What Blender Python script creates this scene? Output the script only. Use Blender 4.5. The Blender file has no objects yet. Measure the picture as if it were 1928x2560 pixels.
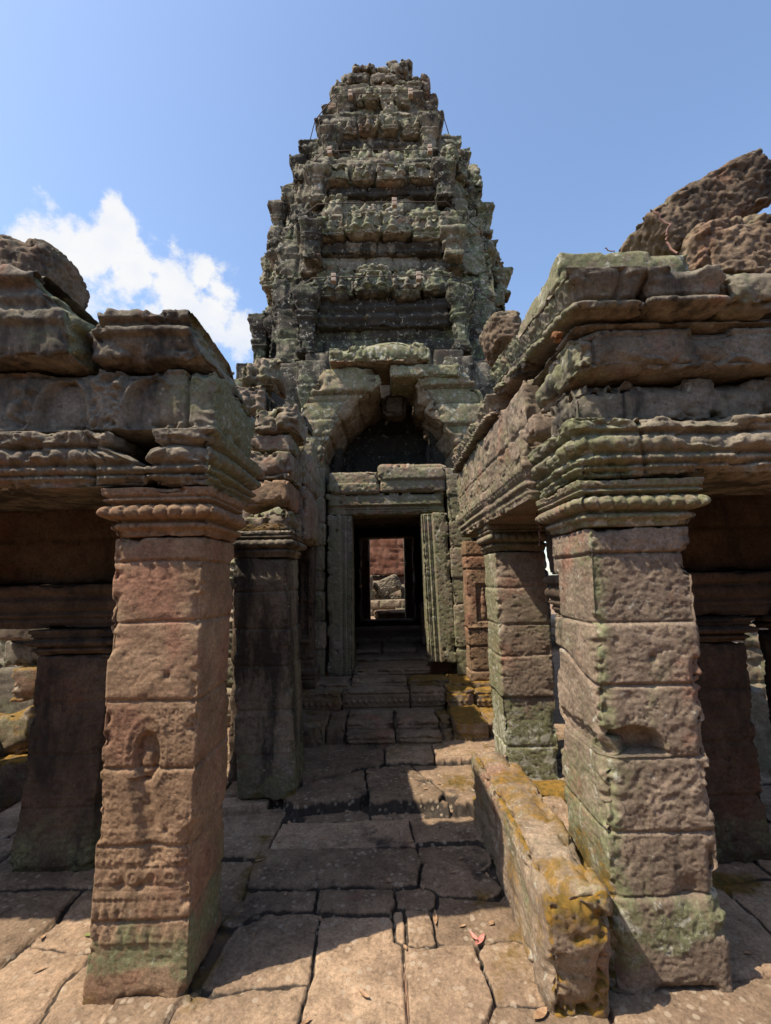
import bpy, math, random
import numpy as np
from mathutils import Vector

# ------------------------------------------------------------------ camera, sky, sun, exposure
S = bpy.context.scene
COL = S.collection
R_ = math.radians
cam = bpy.data.cameras.new("camera")
cam.sensor_fit = 'VERTICAL'; cam.sensor_height = 24.0
cam.lens = 24.0 * 1150.0 / 2560.0
cam.clip_start = 0.05; cam.clip_end = 2000
cam_o = bpy.data.objects.new("camera", cam); COL.objects.link(cam_o)
from mathutils import Matrix
cam_o.matrix_world = Matrix.Translation((0, 0, 1.6)) @ Matrix.Rotation(R_(98.4), 4, 'X') @ Matrix.Rotation(R_(-1.1), 4, 'Z')
S.camera = cam_o
S.view_settings.view_transform = 'Standard'
S.view_settings.look = 'None'
S.view_settings.gamma = 1.0
S.view_settings.exposure = 0.86
S.cycles.max_bounces = 8
S.cycles.diffuse_bounces = 5

LIGHT = Vector((0.933, 0.405, -1.60)).normalized()      # direction the sunlight travels
sun = bpy.data.lights.new("sun", 'SUN'); sun.energy = 4.15; sun.angle = R_(0.55); sun.color = (1.0, 0.89, 0.73)
sun_o = bpy.data.objects.new("sun", sun); COL.objects.link(sun_o)
sun_o.rotation_euler = LIGHT.to_track_quat('-Z', 'Y').to_euler()
sun_o.location = (-20, -10, 40)

W = bpy.data.worlds.new("World"); S.world = W; W.use_nodes = True
def build_world():
    nt = W.node_tree; nt.nodes.clear(); N = nt.nodes.new; L = nt.links.new
    out = N('ShaderNodeOutputWorld'); bg = N('ShaderNodeBackground'); bgc = N('ShaderNodeBackground')
    sky = N('ShaderNodeTexSky'); sky.sky_type = 'NISHITA'; sky.sun_disc = False
    sky.sun_elevation = math.asin(-LIGHT.z); sky.sun_rotation = math.atan2(-LIGHT.x, -LIGHT.y)
    sky.air_density = 1.0; sky.dust_density = 1.0; sky.ozone_density = 1.6; sky.altitude = 30
    L(sky.outputs[0], bg.inputs[0]); bg.inputs[1].default_value = 0.15
    bgc.inputs[0].default_value = (1.0, 1.0, 1.0, 1); bgc.inputs[1].default_value = 0.53
    tc = N('ShaderNodeTexCoord')
    blobs = [(-0.548,0.650,0.528,0.034),(-0.516,0.668,0.538,0.046),(-0.476,0.694,0.540,0.052),(-0.441,0.672,0.596,0.028),
             (-0.435,0.692,0.577,0.036),(-0.431,0.726,0.536,0.070),(-0.377,0.761,0.528,0.068),(-0.330,0.765,0.554,0.036),
             (-0.328,0.803,0.498,0.068),(-0.276,0.832,0.482,0.050),(-0.397,0.793,0.462,0.085),(-0.303,0.784,0.542,0.036),(-0.55,0.70,0.46,0.10)]
    acc = None
    def M(op, a, b=None, c=None):
        n = N('ShaderNodeMath'); n.operation = op
        for i, v in enumerate((a, b, c)):
            if v is None: continue
            if isinstance(v, (int, float)): n.inputs[i].default_value = v
            else: L(v, n.inputs[i])
        return n.outputs[0]
    for x, y, z, r in blobs:
        vd = N('ShaderNodeVectorMath'); vd.operation = 'DISTANCE'
        L(tc.outputs['Generated'], vd.inputs[0]); vd.inputs[1].default_value = Vector((x, y, z)).normalized()
        m = M('SUBTRACT', 1.0, M('DIVIDE', vd.outputs['Value'], r))
        acc = m if acc is None else M('MAXIMUM', acc, m)
    acc = M('MAXIMUM', acc, -1.0)
    n1 = N('ShaderNodeTexNoise'); n1.inputs['Scale'].default_value = 17; n1.inputs['Detail'].default_value = 9; n1.inputs['Roughness'].default_value = .62
    L(tc.outputs['Generated'], n1.inputs['Vector'])
    n2 = N('ShaderNodeTexNoise'); n2.inputs['Scale'].default_value = 30; n2.inputs['Detail'].default_value = 6
    L(tc.outputs['Generated'], n2.inputs['Vector'])
    dens = M('ADD', acc, M('MULTIPLY', M('SUBTRACT', n1.outputs['Fac'], .5), 3.4))
    mr = N('ShaderNodeMapRange'); mr.interpolation_type = 'SMOOTHSTEP'; L(dens, mr.inputs[0])
    mr.inputs[1].default_value = -.10; mr.inputs[2].default_value = .62
    # fade towards the lower edge, thin body
    sep = N('ShaderNodeSeparateXYZ'); L(tc.outputs['Generated'], sep.inputs[0])
    fz = N('ShaderNodeMapRange'); L(sep.outputs['Z'], fz.inputs[0]); fz.inputs[1].default_value = .36; fz.inputs[2].default_value = .52; fz.inputs[3].default_value = .45; fz.inputs[4].default_value = .96
    fac = M('MULTIPLY', M('MULTIPLY', mr.outputs[0], fz.outputs[0]), M('ADD', .78, M('MULTIPLY', n2.outputs['Fac'], .4)))
    fac = M('MINIMUM', fac, .97)
    mx = N('ShaderNodeMixShader'); L(fac, mx.inputs[0]); L(bg.outputs[0], mx.inputs[1]); L(bgc.outputs[0], mx.inputs[2])
    L(mx.outputs[0], out.inputs[0])
build_world()

# ------------------------------------------------------------------ numpy noise
def _hash(ix, iy, iz, seed):
    h = (ix.astype(np.uint32) * np.uint32(374761393) + iy.astype(np.uint32) * np.uint32(668265263)
         + iz.astype(np.uint32) * np.uint32(2147483647) + np.uint32((seed * 974634777 + 12345) & 0xffffffff))
    h = (h ^ (h >> np.uint32(13))) * np.uint32(1274126177)
    h = h ^ (h >> np.uint32(16))
    return (h & np.uint32(0xffffff)).astype(np.float32) / np.float32(16777215.)

def vn(P, f=1.0, seed=0):
    """value noise 0..1; f scalar or 3-tuple"""
    P = P * np.asarray(f, np.float32)
    i = np.floor(P); t = (P - i).astype(np.float32); i = i.astype(np.int64) & 0xffffffff
    t = t * t * (3 - 2 * t)
    x0, y0, z0 = i[:, 0], i[:, 1], i[:, 2]; x1, y1, z1 = (x0 + 1) & 0xffffffff, (y0 + 1) & 0xffffffff, (z0 + 1) & 0xffffffff
    tx, ty, tz = t[:, 0], t[:, 1], t[:, 2]
    a = _hash(x0, y0, z0, seed) * (1 - tx) + _hash(x1, y0, z0, seed) * tx
    b = _hash(x0, y1, z0, seed) * (1 - tx) + _hash(x1, y1, z0, seed) * tx
    c = _hash(x0, y0, z1, seed) * (1 - tx) + _hash(x1, y0, z1, seed) * tx
    d = _hash(x0, y1, z1, seed) * (1 - tx) + _hash(x1, y1, z1, seed) * tx
    return (a * (1 - ty) + b * ty) * (1 - tz) + (c * (1 - ty) + d * ty) * tz

def fbm(P, f=1.0, octv=4, seed=0, rough=.5):
    s = 0; a = 1; tot = 0; f = np.asarray(f, np.float32)
    for k in range(octv):
        s = s + a * vn(P + 17.3 * k, f, seed + k); tot += a; a *= rough; f = f * 2.03
    return s / tot

def ss(x, a, b):
    t = np.clip((x - a) / (b - a), 0, 1); return t * t * (3 - 2 * t)

# ------------------------------------------------------------------ stone geometry
def lattice(nx, ny, nz):
    n = (nx, ny, nz); K = []; Q = []; off = 0
    for ax in range(3):
        a, b = (ax + 1) % 3, (ax + 2) % 3
        for side in (0, 1):
            ga, gb = np.meshgrid(np.arange(n[a] + 1), np.arange(n[b] + 1), indexing='ij')
            ijk = np.zeros(ga.shape + (3,), np.int64)
            ijk[..., a] = ga; ijk[..., b] = gb; ijk[..., ax] = side * n[ax]
            idx = np.arange(ga.size).reshape(ga.shape) + off
            q = np.stack([idx[:-1, :-1], idx[1:, :-1], idx[1:, 1:], idx[:-1, 1:]], -1).reshape(-1, 4)
            if side == 0: q = q[:, ::-1]
            K.append(ijk.reshape(-1, 3)); Q.append(q); off += ga.size
    K = np.concatenate(K); Q = np.concatenate(Q)
    key = (K[:, 0] * (ny + 1) + K[:, 1]) * (nz + 1) + K[:, 2]
    u, first, inv = np.unique(key, return_index=True, return_inverse=True)
    return K[first].astype(np.float32) / np.array(n, np.float32), inv.reshape(-1)[Q]

def geo(lo, hi, res, r=.015, prof=None, amp=.006, f=5., chip=.012, chipw=.035, relief=None, mas=None,
        shear=None, warp=None, seed=0, tint=None, lich=0., dark=0., moss=0., pits=.002, edge_r=None):
    """one block of stone: a rounded box with mouldings (prof), carving (relief), joints (mas), chips and wear"""
    lo = np.array(lo, np.float32); hi = np.array(hi, np.float32); sz = hi - lo; c = (lo + hi) / 2
    rs = np.array(res if isinstance(res, (tuple, list)) else (res,) * 3, np.float32)
    n = np.maximum(np.ceil(sz / rs).astype(int), 2)
    U, Q = lattice(*n)
    q = U * sz - sz / 2; half = sz / 2
    r = min(r, float(half.min()) * .9)
    inner = np.clip(q, -(half - r), half - r); d = q - inner
    ln = np.linalg.norm(d, axis=1, keepdims=True); nrm = d / np.maximum(ln, 1e-9)
    base = inner + nrm * r
    ed = np.sort(half - np.abs(q), axis=1)[:, 1]                 # distance to the nearest edge
    P = base + c
    n_v = len(P); T = np.full(n_v, .5 if tint is None else tint, np.float32)
    disp = np.zeros(n_v, np.float32)
    if relief is not None: disp = disp + relief(P, nrm)
    if mas is not None:
        dm, tm = mas(P, nrm); disp = disp + dm; T = T + tm
    if amp: disp = disp + amp * (1.3 * (fbm(P, f, 5, seed, .55) - .5) - .5 * np.abs(fbm(P, f * 2.2, 3, seed + 13) - .5) + .75 * (fbm(P, 19, 4, seed + 17, .68) - .5))
    if pits: disp = disp - pits * 2.4 * ss(fbm(P, 30, 3, seed + 9), .58, .68) + pits * 1.3 * (fbm(P, (55, 55, 75), 2, seed + 3) - .5)
    if chip:
        e = np.exp(-(ed / chipw) ** 2)
        disp = disp - e * chip * (ss(fbm(P, 6, 4, seed + 5, .6), .47, .60) * (.9 + .9 * vn(P, 5, seed + 8)) + .22 * vn(P, 30, seed + 6))
    if prof is not None:
        z, o = np.array(prof[0], np.float32) + lo[2], np.array(prof[1], np.float32)
        wob = .0
        ox = np.interp(P[:, 2] + wob, z, o)
        base = base.copy()
        base[:, 0] *= (half[0] + ox) / half[0]; base[:, 1] *= (half[1] + ox) / half[1]
    P2 = base + c + nrm * disp[:, None]
    if shear is not None:
        t = (P2[:, 2] - lo[2]) / sz[2]
        P2[:, 0] += t * shear[0]; P2[:, 1] += t * shear[1]
    if warp is not None: P2 = warp(P2)
    def ev(v): return np.array(np.broadcast_to(np.asarray(v(P2, nrm) if callable(v) else v, np.float32), (n_v,)))
    return dict(V=P2.astype(np.float32), Q=Q, tint=T, lich=ev(lich), dark=ev(dark), moss=ev(moss))

ATTR = ('tint', 'lich', 'dark', 'moss')
def make(name, geos, mat, parent=None, smooth=True, label=None):
    if isinstance(geos, dict): geos = [geos]
    off = 0; V = []; Q = []; A = {k: [] for k in ATTR}
    for g in geos:
        V.append(g['V']); Q.append(g['Q'] + off); off += len(g['V'])
        for k in ATTR: A[k].append(g[k])
    V = np.concatenate(V); Q = np.concatenate(Q)
    org = np.array(parent.matrix_world.translation if parent is not None else (0, 0, 0), np.float32)
    if parent is not None:
        o = parent; org = np.zeros(3, np.float32)
        while o is not None: org = org + np.array(o.location, np.float32); o = o.parent
        loc = (0, 0, 0)
    else:
        loc = (float((V[:, 0].min() + V[:, 0].max()) / 2), float((V[:, 1].min() + V[:, 1].max()) / 2), float(V[:, 2].min()))
        org = np.array(loc, np.float32)
    me = bpy.data.meshes.new(name)
    me.vertices.add(len(V)); me.vertices.foreach_set('co', (V - org).ravel())
    k = Q.shape[1]
    me.loops.add(Q.size); me.loops.foreach_set('vertex_index', Q.ravel().astype(np.int32))
    me.polygons.add(len(Q)); me.polygons.foreach_set('loop_start', np.arange(0, Q.size, k, dtype=np.int32))
    me.polygons.foreach_set('use_smooth', np.full(len(Q), smooth))
    me.update(calc_edges=True)
    for k in ATTR:
        a = me.attributes.new(k, 'FLOAT', 'POINT'); a.data.foreach_set('value', np.concatenate(A[k]))
    me.materials.append(mat)
    o = bpy.data.objects.new(name, me); COL.objects.link(o)
    o.location = loc
    if parent is not None: o.parent = parent
    if label: o['label'] = label
    return o

def thing(name, label, cat, loc, group=None):
    o = bpy.data.objects.new(name, None); COL.objects.link(o); o.location = loc
    o.empty_display_size = .2
    o['label'] = label; o['category'] = cat
    if group: o['group'] = group
    return o
def tag(o, label, cat, group=None, kind=None):
    if kind: o['kind'] = kind
    else: o['label'] = label; o['category'] = cat
    if group: o['group'] = group
    return o

# ------------------------------------------------------------------ carving helpers (all return metres of relief)
def side(P, n):
    ax = np.abs(n[:, 0]) > np.abs(n[:, 1])
    u = np.where(ax, P[:, 1], P[:, 0])
    m = ss(np.maximum(np.abs(n[:, 0]), np.abs(n[:, 1])), .8, .97)
    return u, P[:, 2], m
def wear(P, lo=.38, hi=.62, f=3.2, seed=40): return ss(fbm(P, f, 3, seed), lo, hi)
def cell(u, s): return ((u / s + .5) % 1 - .5) * s
def beads(u, z, z0, rad, s, h=None):
    du = cell(u, s); q = 1 - (du * du + (z - z0) ** 2) / rad ** 2
    return (h or rad) * np.sqrt(np.maximum(q, 0))
def petals(u, z, z0, z1, s, h, up=True):
    t = (z - z0) / (z1 - z0); t = t if up else 1 - t
    w = np.abs(cell(u, s)) / (s / 2); env = np.sqrt(np.clip(1 - t, 0, 1))
    ins = (t > 0) & (t < 1)
    k = np.clip(1 - (w / np.maximum(env, .05)) ** 2, 0, 1)
    return np.where(ins, h * np.sqrt(k), 0) - np.where(ins & (w > env), h * .3, 0)
def rosettes(u, z, z0, rad, s, h):
    du = cell(u, s); rho = np.hypot(du, z - z0)
    return h * (np.exp(-((rho - rad * .75) / (rad * .2)) ** 2) + np.exp(-(rho / (rad * .33)) ** 2))
def scrolls(u, z, s, h, seed=0, k=3.0):
    iu = np.floor(u / s); iz = np.floor(z / s)
    du = (u / s - iu - .5); dz = (z / s - iz - .5)
    sg = np.where((iu + iz) % 2 > 0, 1., -1.)
    rho = np.hypot(du, dz); th = np.arctan2(dz, du) * sg
    return h * np.cos(rho * k * 6.283 - th + iu * 1.7) * np.clip(1.25 - rho * 1.3, 0, 1)
def foliage(P, f, h, seed=0):
    w = np.stack([vn(P, f * .6, seed + 1), vn(P, f * .6, seed + 2), vn(P, f * .6, seed + 3)], 1) - .5
    n = fbm(P + w * (1.6 / f), f, 2, seed)
    return h * (1 - np.abs(2 * n - 1) * 3.2).clip(-1, 1)
def figures(u, z, z0, s, hgt, h, jit=0):
    """row of seated figures: lap, torso, head under a pointed niche"""
    du = cell(u, s); t = (z - z0) / hgt; x = du / hgt
    def ell(cx, cz, rx, rz): return np.sqrt(np.maximum(0, 1 - ((x - cx) / rx) ** 2 - ((t - cz) / rz) ** 2))
    b = np.maximum(ell(0, .16, .34, .15), ell(0, .42, .19, .26))
    b = np.maximum(b, .9 * ell(0, .76, .12, .15)); b = np.maximum(b, .7 * ell(0, .93, .055, .1))
    return h * b
def arch_niche(u, z, uc, z0, w, hgt, frame, dep, s=None):
    du = (u - uc) if s is None else cell(u - uc, s)
    t = np.clip((z - z0) / hgt, 0, 1)
    hw = (w / 2) * np.sqrt(np.clip(1 - t ** 2.6, 0, 1))
    dd = np.abs(du) - hw; ok = (z > z0) & (z < z0 + hgt)
    return np.where(ok & (dd < 0), -dep * ss(-dd, 0, .02), 0) + frame * np.exp(-((dd - .012) / .013) ** 2) * ok

def masonry(zs, wid, seed, depth=.012, gw=.008, off=.005, dt=.30, wob=.006):
    rng = np.random.RandomState(seed); zs = np.asarray(zs, float)
    offs = rng.uniform(0, 1, len(zs) + 1)
    def fn(P, n):
        u, z, m = side(P, n)
        zz = z + wob * 2 * (vn(P, 4., seed) - .5)
        uu = u + wob * 2 * (vn(P, 5., seed + 1) - .5)
        c = np.searchsorted(zs, zz)
        d = np.full(len(P), 9.); bid = c * 131.
        for k, z0 in enumerate(zs): d = np.minimum(d, np.abs(zz - z0))
        if wid:
            ph = uu / wid + offs[np.clip(c, 0, len(offs) - 1)]
            k = np.floor(ph); fr = ph - k
            d = np.minimum(d, np.minimum(fr, 1 - fr) * wid); bid = bid + k * 17.
        fa = (np.abs(n[:, 0]) > np.abs(n[:, 1])) * 7. + (n[:, 0] > 0) * 3
        B = np.stack([bid, bid * .37 + fa * 0, bid * 0 + seed], 1)
        rnd = _hash(B[:, 0].astype(np.int64) & 0xffff, (B[:, 0] * 3).astype(np.int64) & 0xffff, np.zeros(len(B), np.int64), seed)
        gwv = gw * (.6 + .9 * vn(P, 6., seed + 4))
        disp = (-depth * np.exp(-(d / gwv) ** 2) - depth * .35 * np.exp(-(d / (gw * 3.5)) ** 2) * vn(P, 14., seed + 2) + off * 2 * (rnd - .5)) * m
        return disp, (rnd - .5) * dt
    return fn

# ------------------------------------------------------------------ materials
class NT:
    def __init__(s, name):
        s.m = bpy.data.materials.new(name); s.m.use_nodes = True
        s.t = s.m.node_tree; s.t.nodes.clear()
    def n(s, t, **k):
        n = s.t.nodes.new(t)
        for a, b in k.items(): setattr(n, a, b)
        return n
    def put(s, inp, v):
        if isinstance(v, (int, float)): inp.default_value = v
        elif isinstance(v, tuple): inp.default_value = v if len(v) != 3 or inp.type == 'VECTOR' else v + (1,)
        else: s.t.links.new(v, inp)
    def math(s, op, a, b=0.0, clamp=False):
        n = s.n('ShaderNodeMath', operation=op, use_clamp=clamp); s.put(n.inputs[0], a); s.put(n.inputs[1], b); return n.outputs[0]
    def noise(s, vec, scale, det=5, rough=.6, dist=0.):
        n = s.n('ShaderNodeTexNoise'); s.put(n.inputs['Vector'], vec)
        n.inputs['Scale'].default_value = scale; n.inputs['Detail'].default_value = det; n.inputs['Roughness'].default_value = rough; n.inputs['Distortion'].default_value = dist
        return n.outputs['Fac']
    def rng(s, v, a, b, c=0., d=1., smooth=True):
        n = s.n('ShaderNodeMapRange'); n.interpolation_type = 'SMOOTHSTEP' if smooth else 'LINEAR'
        s.put(n.inputs[0], v)
        for i, x in enumerate((a, b, c, d)): n.inputs[i + 1].default_value = x
        return n.outputs[0]
    def mix(s, f, a, b, mode='MIX'):
        n = s.n('ShaderNodeMix', data_type='RGBA', blend_type=mode); n.clamp_factor = True
        s.put(n.inputs[0], f); s.put(n.inputs[6], a); s.put(n.inputs[7], b); return n.outputs[2]
    def attr(s, name):
        return s.n('ShaderNodeAttribute', attribute_name=name).outputs['Fac']
    def scale(s, vec, v):
        n = s.n('ShaderNodeMapping'); s.put(n.inputs['Vector'], vec); n.inputs['Scale'].default_value = v; return n.outputs[0]

def stone_mat(name, a, b, c, green=(.17, .175, .095), pale=(.36, .35, .29), mossc=(.16, .092, .016), blk=(.022, .02, .018),
              red=(.23, .115, .075), g0=0., p0=0., d0=0., r0=0., m0=0., bump=.5, bscale=42., rough=.92, sand=None, spots=0., fine=70.):
    a, b, c = (tuple(q * w for q, w in zip(x, (.90, .855, .785))) for x in (a, b, c))
    t = NT(name); P = t.n('ShaderNodeNewGeometry'); pos = P.outputs['Position']; nz = t.n('ShaderNodeSeparateXYZ'); t.put(nz.inputs[0], P.outputs['Normal'])
    cr = t.n('ShaderNodeValToRGB'); t.put(cr.inputs[0], t.noise(pos, 1.9, 7, .62, .4))
    e = cr.color_ramp.elements; e[0].position = .32; e[0].color = a + (1,); e[1].position = .68; e[1].color = c + (1,)
    k = e.new(.5); k.color = b + (1,)
    col = cr.outputs[0]
    col = t.mix(t.math('MULTIPLY', t.rng(t.noise(pos, 2.6, 6, .6, .3), .53 - r0, .68 - r0), .75), col, red)
    tint = t.attr('tint')
    v = t.math('MULTIPLY', t.rng(tint, 0, 1, .62, 1.38, False), t.rng(t.noise(pos, 9, 6, .68), .25, .75, .72, 1.28))
    v = t.math('MULTIPLY', v, t.rng(t.noise(pos, fine, 6, .8), .3, .7, .52, 1.48, False))
    v = t.math('MULTIPLY', v, t.rng(t.noise(pos, fine * .33, 4, .7), .56, .68, 1., .62))
    sc = t.n('ShaderNodeVectorMath', operation='SCALE'); t.put(sc.inputs[0], col); t.put(sc.inputs['Scale'], v)
    col = sc.outputs[0]
    # black biofilm, streaked; the dark attribute also carries painted shade
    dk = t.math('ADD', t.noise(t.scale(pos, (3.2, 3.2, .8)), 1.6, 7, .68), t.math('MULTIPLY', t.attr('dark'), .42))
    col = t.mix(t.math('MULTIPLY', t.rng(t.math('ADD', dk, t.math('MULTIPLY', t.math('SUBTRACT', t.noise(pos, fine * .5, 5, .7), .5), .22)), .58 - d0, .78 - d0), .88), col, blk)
    # grey-green crust lichen
    lich = t.attr('lich')
    g = t.math('ADD', t.noise(pos, 3.1, 9, .72, .5), t.math('MULTIPLY', lich, .31))
    fl = t.noise(pos, fine * .42, 7, .78)
    gm = t.math('MULTIPLY', t.rng(g, .58 - g0, .80 - g0), t.rng(t.math('ADD', fl, t.math('MULTIPLY', lich, .06)), .42, .60, .12, .92))
    col = t.mix(gm, col, t.mix(t.rng(t.noise(pos, fine * .8, 6, .75), .35, .65), (green[0] * .55, green[1] * .58, green[2] * .5), (green[0] * 1.25, green[1] * 1.25, green[2] * 1.25)))
    # pale lichen flecks
    p = t.math('ADD', t.noise(pos, 15, 9, .74, .6), t.math('MULTIPLY', lich, .07))
    col = t.mix(t.math('MULTIPLY', t.rng(p, .635 - p0, .70 - p0), .8), col, pale)
    if spots:
        vo = t.n('ShaderNodeTexVoronoi'); t.put(vo.inputs['Vector'], pos); vo.inputs['Scale'].default_value = 24.; vo.inputs['Randomness'].default_value = 1.
        dd = t.math('ADD', vo.outputs['Distance'], t.math('MULTIPLY', t.math('SUBTRACT', t.noise(pos, 45, 4), .5), .28))
        on = t.rng(t.noise(pos, 6.3, 4), .42, .58)
        col = t.mix(t.math('MULTIPLY', t.math('MULTIPLY', t.rng(dd, .36, .24), on), spots), col, (.37, .30, .22))
    # ochre moss on surfaces that look up
    up = t.rng(nz.outputs['Z'], -.2, .9)
    mo = t.math('ADD', t.noise(pos, 5.5, 8, .68, .4), t.math('MULTIPLY', t.attr('moss'), t.math('ADD', t.math('MULTIPLY', up, .28), .14)))
    mo = t.math('MULTIPLY', t.rng(t.math('ADD', mo, t.math('MULTIPLY', t.math('SUBTRACT', t.noise(pos, fine * .7, 6, .75), .5), .30)), .60 - m0, .84 - m0), .92)
    mcol = t.mix(t.rng(t.noise(pos, 26, 5), .35, .65), (mossc[0] * .45, mossc[1] * .55, mossc[2] * .6), mossc)
    col = t.mix(mo, col, mcol)
    if sand: col = t.mix(t.math('MULTIPLY', t.attr('sand'), .9), col, sand)
    bs = t.n('ShaderNodeBsdfPrincipled'); t.put(bs.inputs['Base Color'], col); bs.inputs['Roughness'].default_value = rough
    bs.inputs['Specular IOR Level'].default_value = .22
    hgt = t.math('ADD', t.noise(pos, bscale, 8, .72), t.math('MULTIPLY', t.noise(pos, bscale * 4.5, 4, .7), .45))
    hgt = t.math('ADD', hgt, t.math('MULTIPLY', mo, .3))
    bp = t.n('ShaderNodeBump'); bp.inputs['Strength'].default_value = bump; bp.inputs['Distance'].default_value = .012; t.put(bp.inputs['Height'], hgt)
    t.put(bs.inputs['Normal'], bp.outputs[0])
    o = t.n('ShaderNodeOutputMaterial'); t.put(o.inputs[0], bs.outputs[0])
    return t.m

M_warm = stone_mat('sandstone_warm', (.19, .125, .078), (.245, .165, .108), (.285, .205, .14), r0=.04, g0=-.03, p0=-.03)
M_lich = stone_mat('sandstone_lichen', (.158, .124, .098), (.212, .168, .132), (.27, .222, .175), g0=.05, p0=.03, r0=-.01, d0=.03)
M_cold = stone_mat('sandstone_grey', (.138, .121, .098), (.188, .166, .134), (.245, .219, .178), g0=.015, p0=.005, d0=.065, r0=-.03)
M_tower = stone_mat('tower_sandstone', (.125, .112, .092), (.178, .16, .13), (.235, .215, .175), green=(.16, .178, .10), g0=.02, p0=.055, d0=.14, r0=-.04, bscale=24, bump=.7, fine=24)
M_dark = stone_mat('sandstone_shade_patina', (.07, .052, .04), (.10, .075, .057), (.135, .10, .078), g0=-.05, p0=-.05, d0=.05, r0=-.04, red=(.11, .055, .035))  # dark sandstone copy: black patina plus interior shade put into the colour
M_vault = stone_mat('vault_sandstone', (.17, .135, .095), (.23, .185, .13), (.29, .24, .18), g0=.03, p0=.05, r0=-.04, d0=.02, fine=34)
M_floor = stone_mat('paving_sandstone', (.20, .145, .105), (.255, .185, .13), (.315, .235, .165), g0=-.08, p0=-.03, d0=-.05, r0=-.07, m0=-.10, bump=.5, sand=(.36, .21, .135), spots=.6)
M_step = stone_mat('step_sandstone', (.165, .125, .09), (.21, .16, .115), (.25, .20, .145), g0=-.04, p0=-.03, m0=.02, d0=.0)
M_moss = stone_mat('mossy_sandstone', (.19, .145, .11), (.25, .195, .145), (.31, .25, .19), g0=.0, p0=.03, m0=-.01, mossc=(.235, .125, .016))
M_later = stone_mat('laterite', (.12, .088, .062), (.175, .13, .092), (.235, .185, .135), green=(.19, .19, .12), g0=.01, p0=.02, d0=.07, r0=-.02, red=(.20, .10, .06), bump=.7, bscale=44)
M_redw = stone_mat('red_laterite_masonry', (.11, .045, .03), (.15, .065, .042), (.19, .09, .06), g0=-.1, p0=-.1, d0=-.06, r0=.1, bump=.7)
M_earth = stone_mat('earth', (.19, .12, .075), (.24, .15, .095), (.28, .19, .12), g0=-.05, p0=-.1, d0=-.1, bump=.7)

def flat_mat(name, c, rough=.8, c2=None, sc=20):
    t = NT(name); bs = t.n('ShaderNodeBsdfPrincipled'); bs.inputs['Roughness'].default_value = rough
    pos = t.n('ShaderNodeNewGeometry').outputs['Position']
    t.put(bs.inputs['Base Color'], t.mix(t.rng(t.noise(pos, sc, 5), .35, .65), c, c2 or tuple(x * .6 for x in c)))
    o = t.n('ShaderNodeOutputMaterial'); t.put(o.inputs[0], bs.outputs[0]); return t.m
M_cable = flat_mat('rusty_cable', (.06, .035, .025), .7)
M_wood = flat_mat('spacer_wood', (.26, .185, .14), .85, (.34, .27, .21), 60)
M_leafd = flat_mat('dry_leaf', (.36, .23, .13), .7, (.22, .12, .06), 50)
M_leafp = flat_mat('pink_dry_leaf', (.50, .22, .17), .6, (.36, .13, .10), 50)
M_leafg = flat_mat('green_leaf', (.13, .17, .04), .6, (.2, .2, .06), 50)
M_vine = flat_mat('dry_vine', (.20, .10, .07), .8)
M_straw = flat_mat('dry_straw', (.28, .17, .05), .9)
M_nest = stone_mat('clay_nest', (.22, .10, .05), (.30, .15, .07), (.34, .18, .09), g0=-.2, p0=-.2, d0=-.2, bump=1., bscale=120)
# ------------------------------------------------------------------ ground and paving
def profile(segs):
    z = []; o = []
    for z0, z1, k, a, b in segs:
        t = np.linspace(0.001, .999, 14 if k != 'f' else 2)
        z += list(z0 + (z1 - z0) * t)
        if k == 'f': o += list(a + (b - a) * t)
        elif k == 't': o += list(a + (b - a) * np.sqrt(np.clip(1 - (2 * t - 1) ** 2, 0, 1)))
        else: o += list(a + (b - a) * t * t * (3 - 2 * t))
    return z, o

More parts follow.
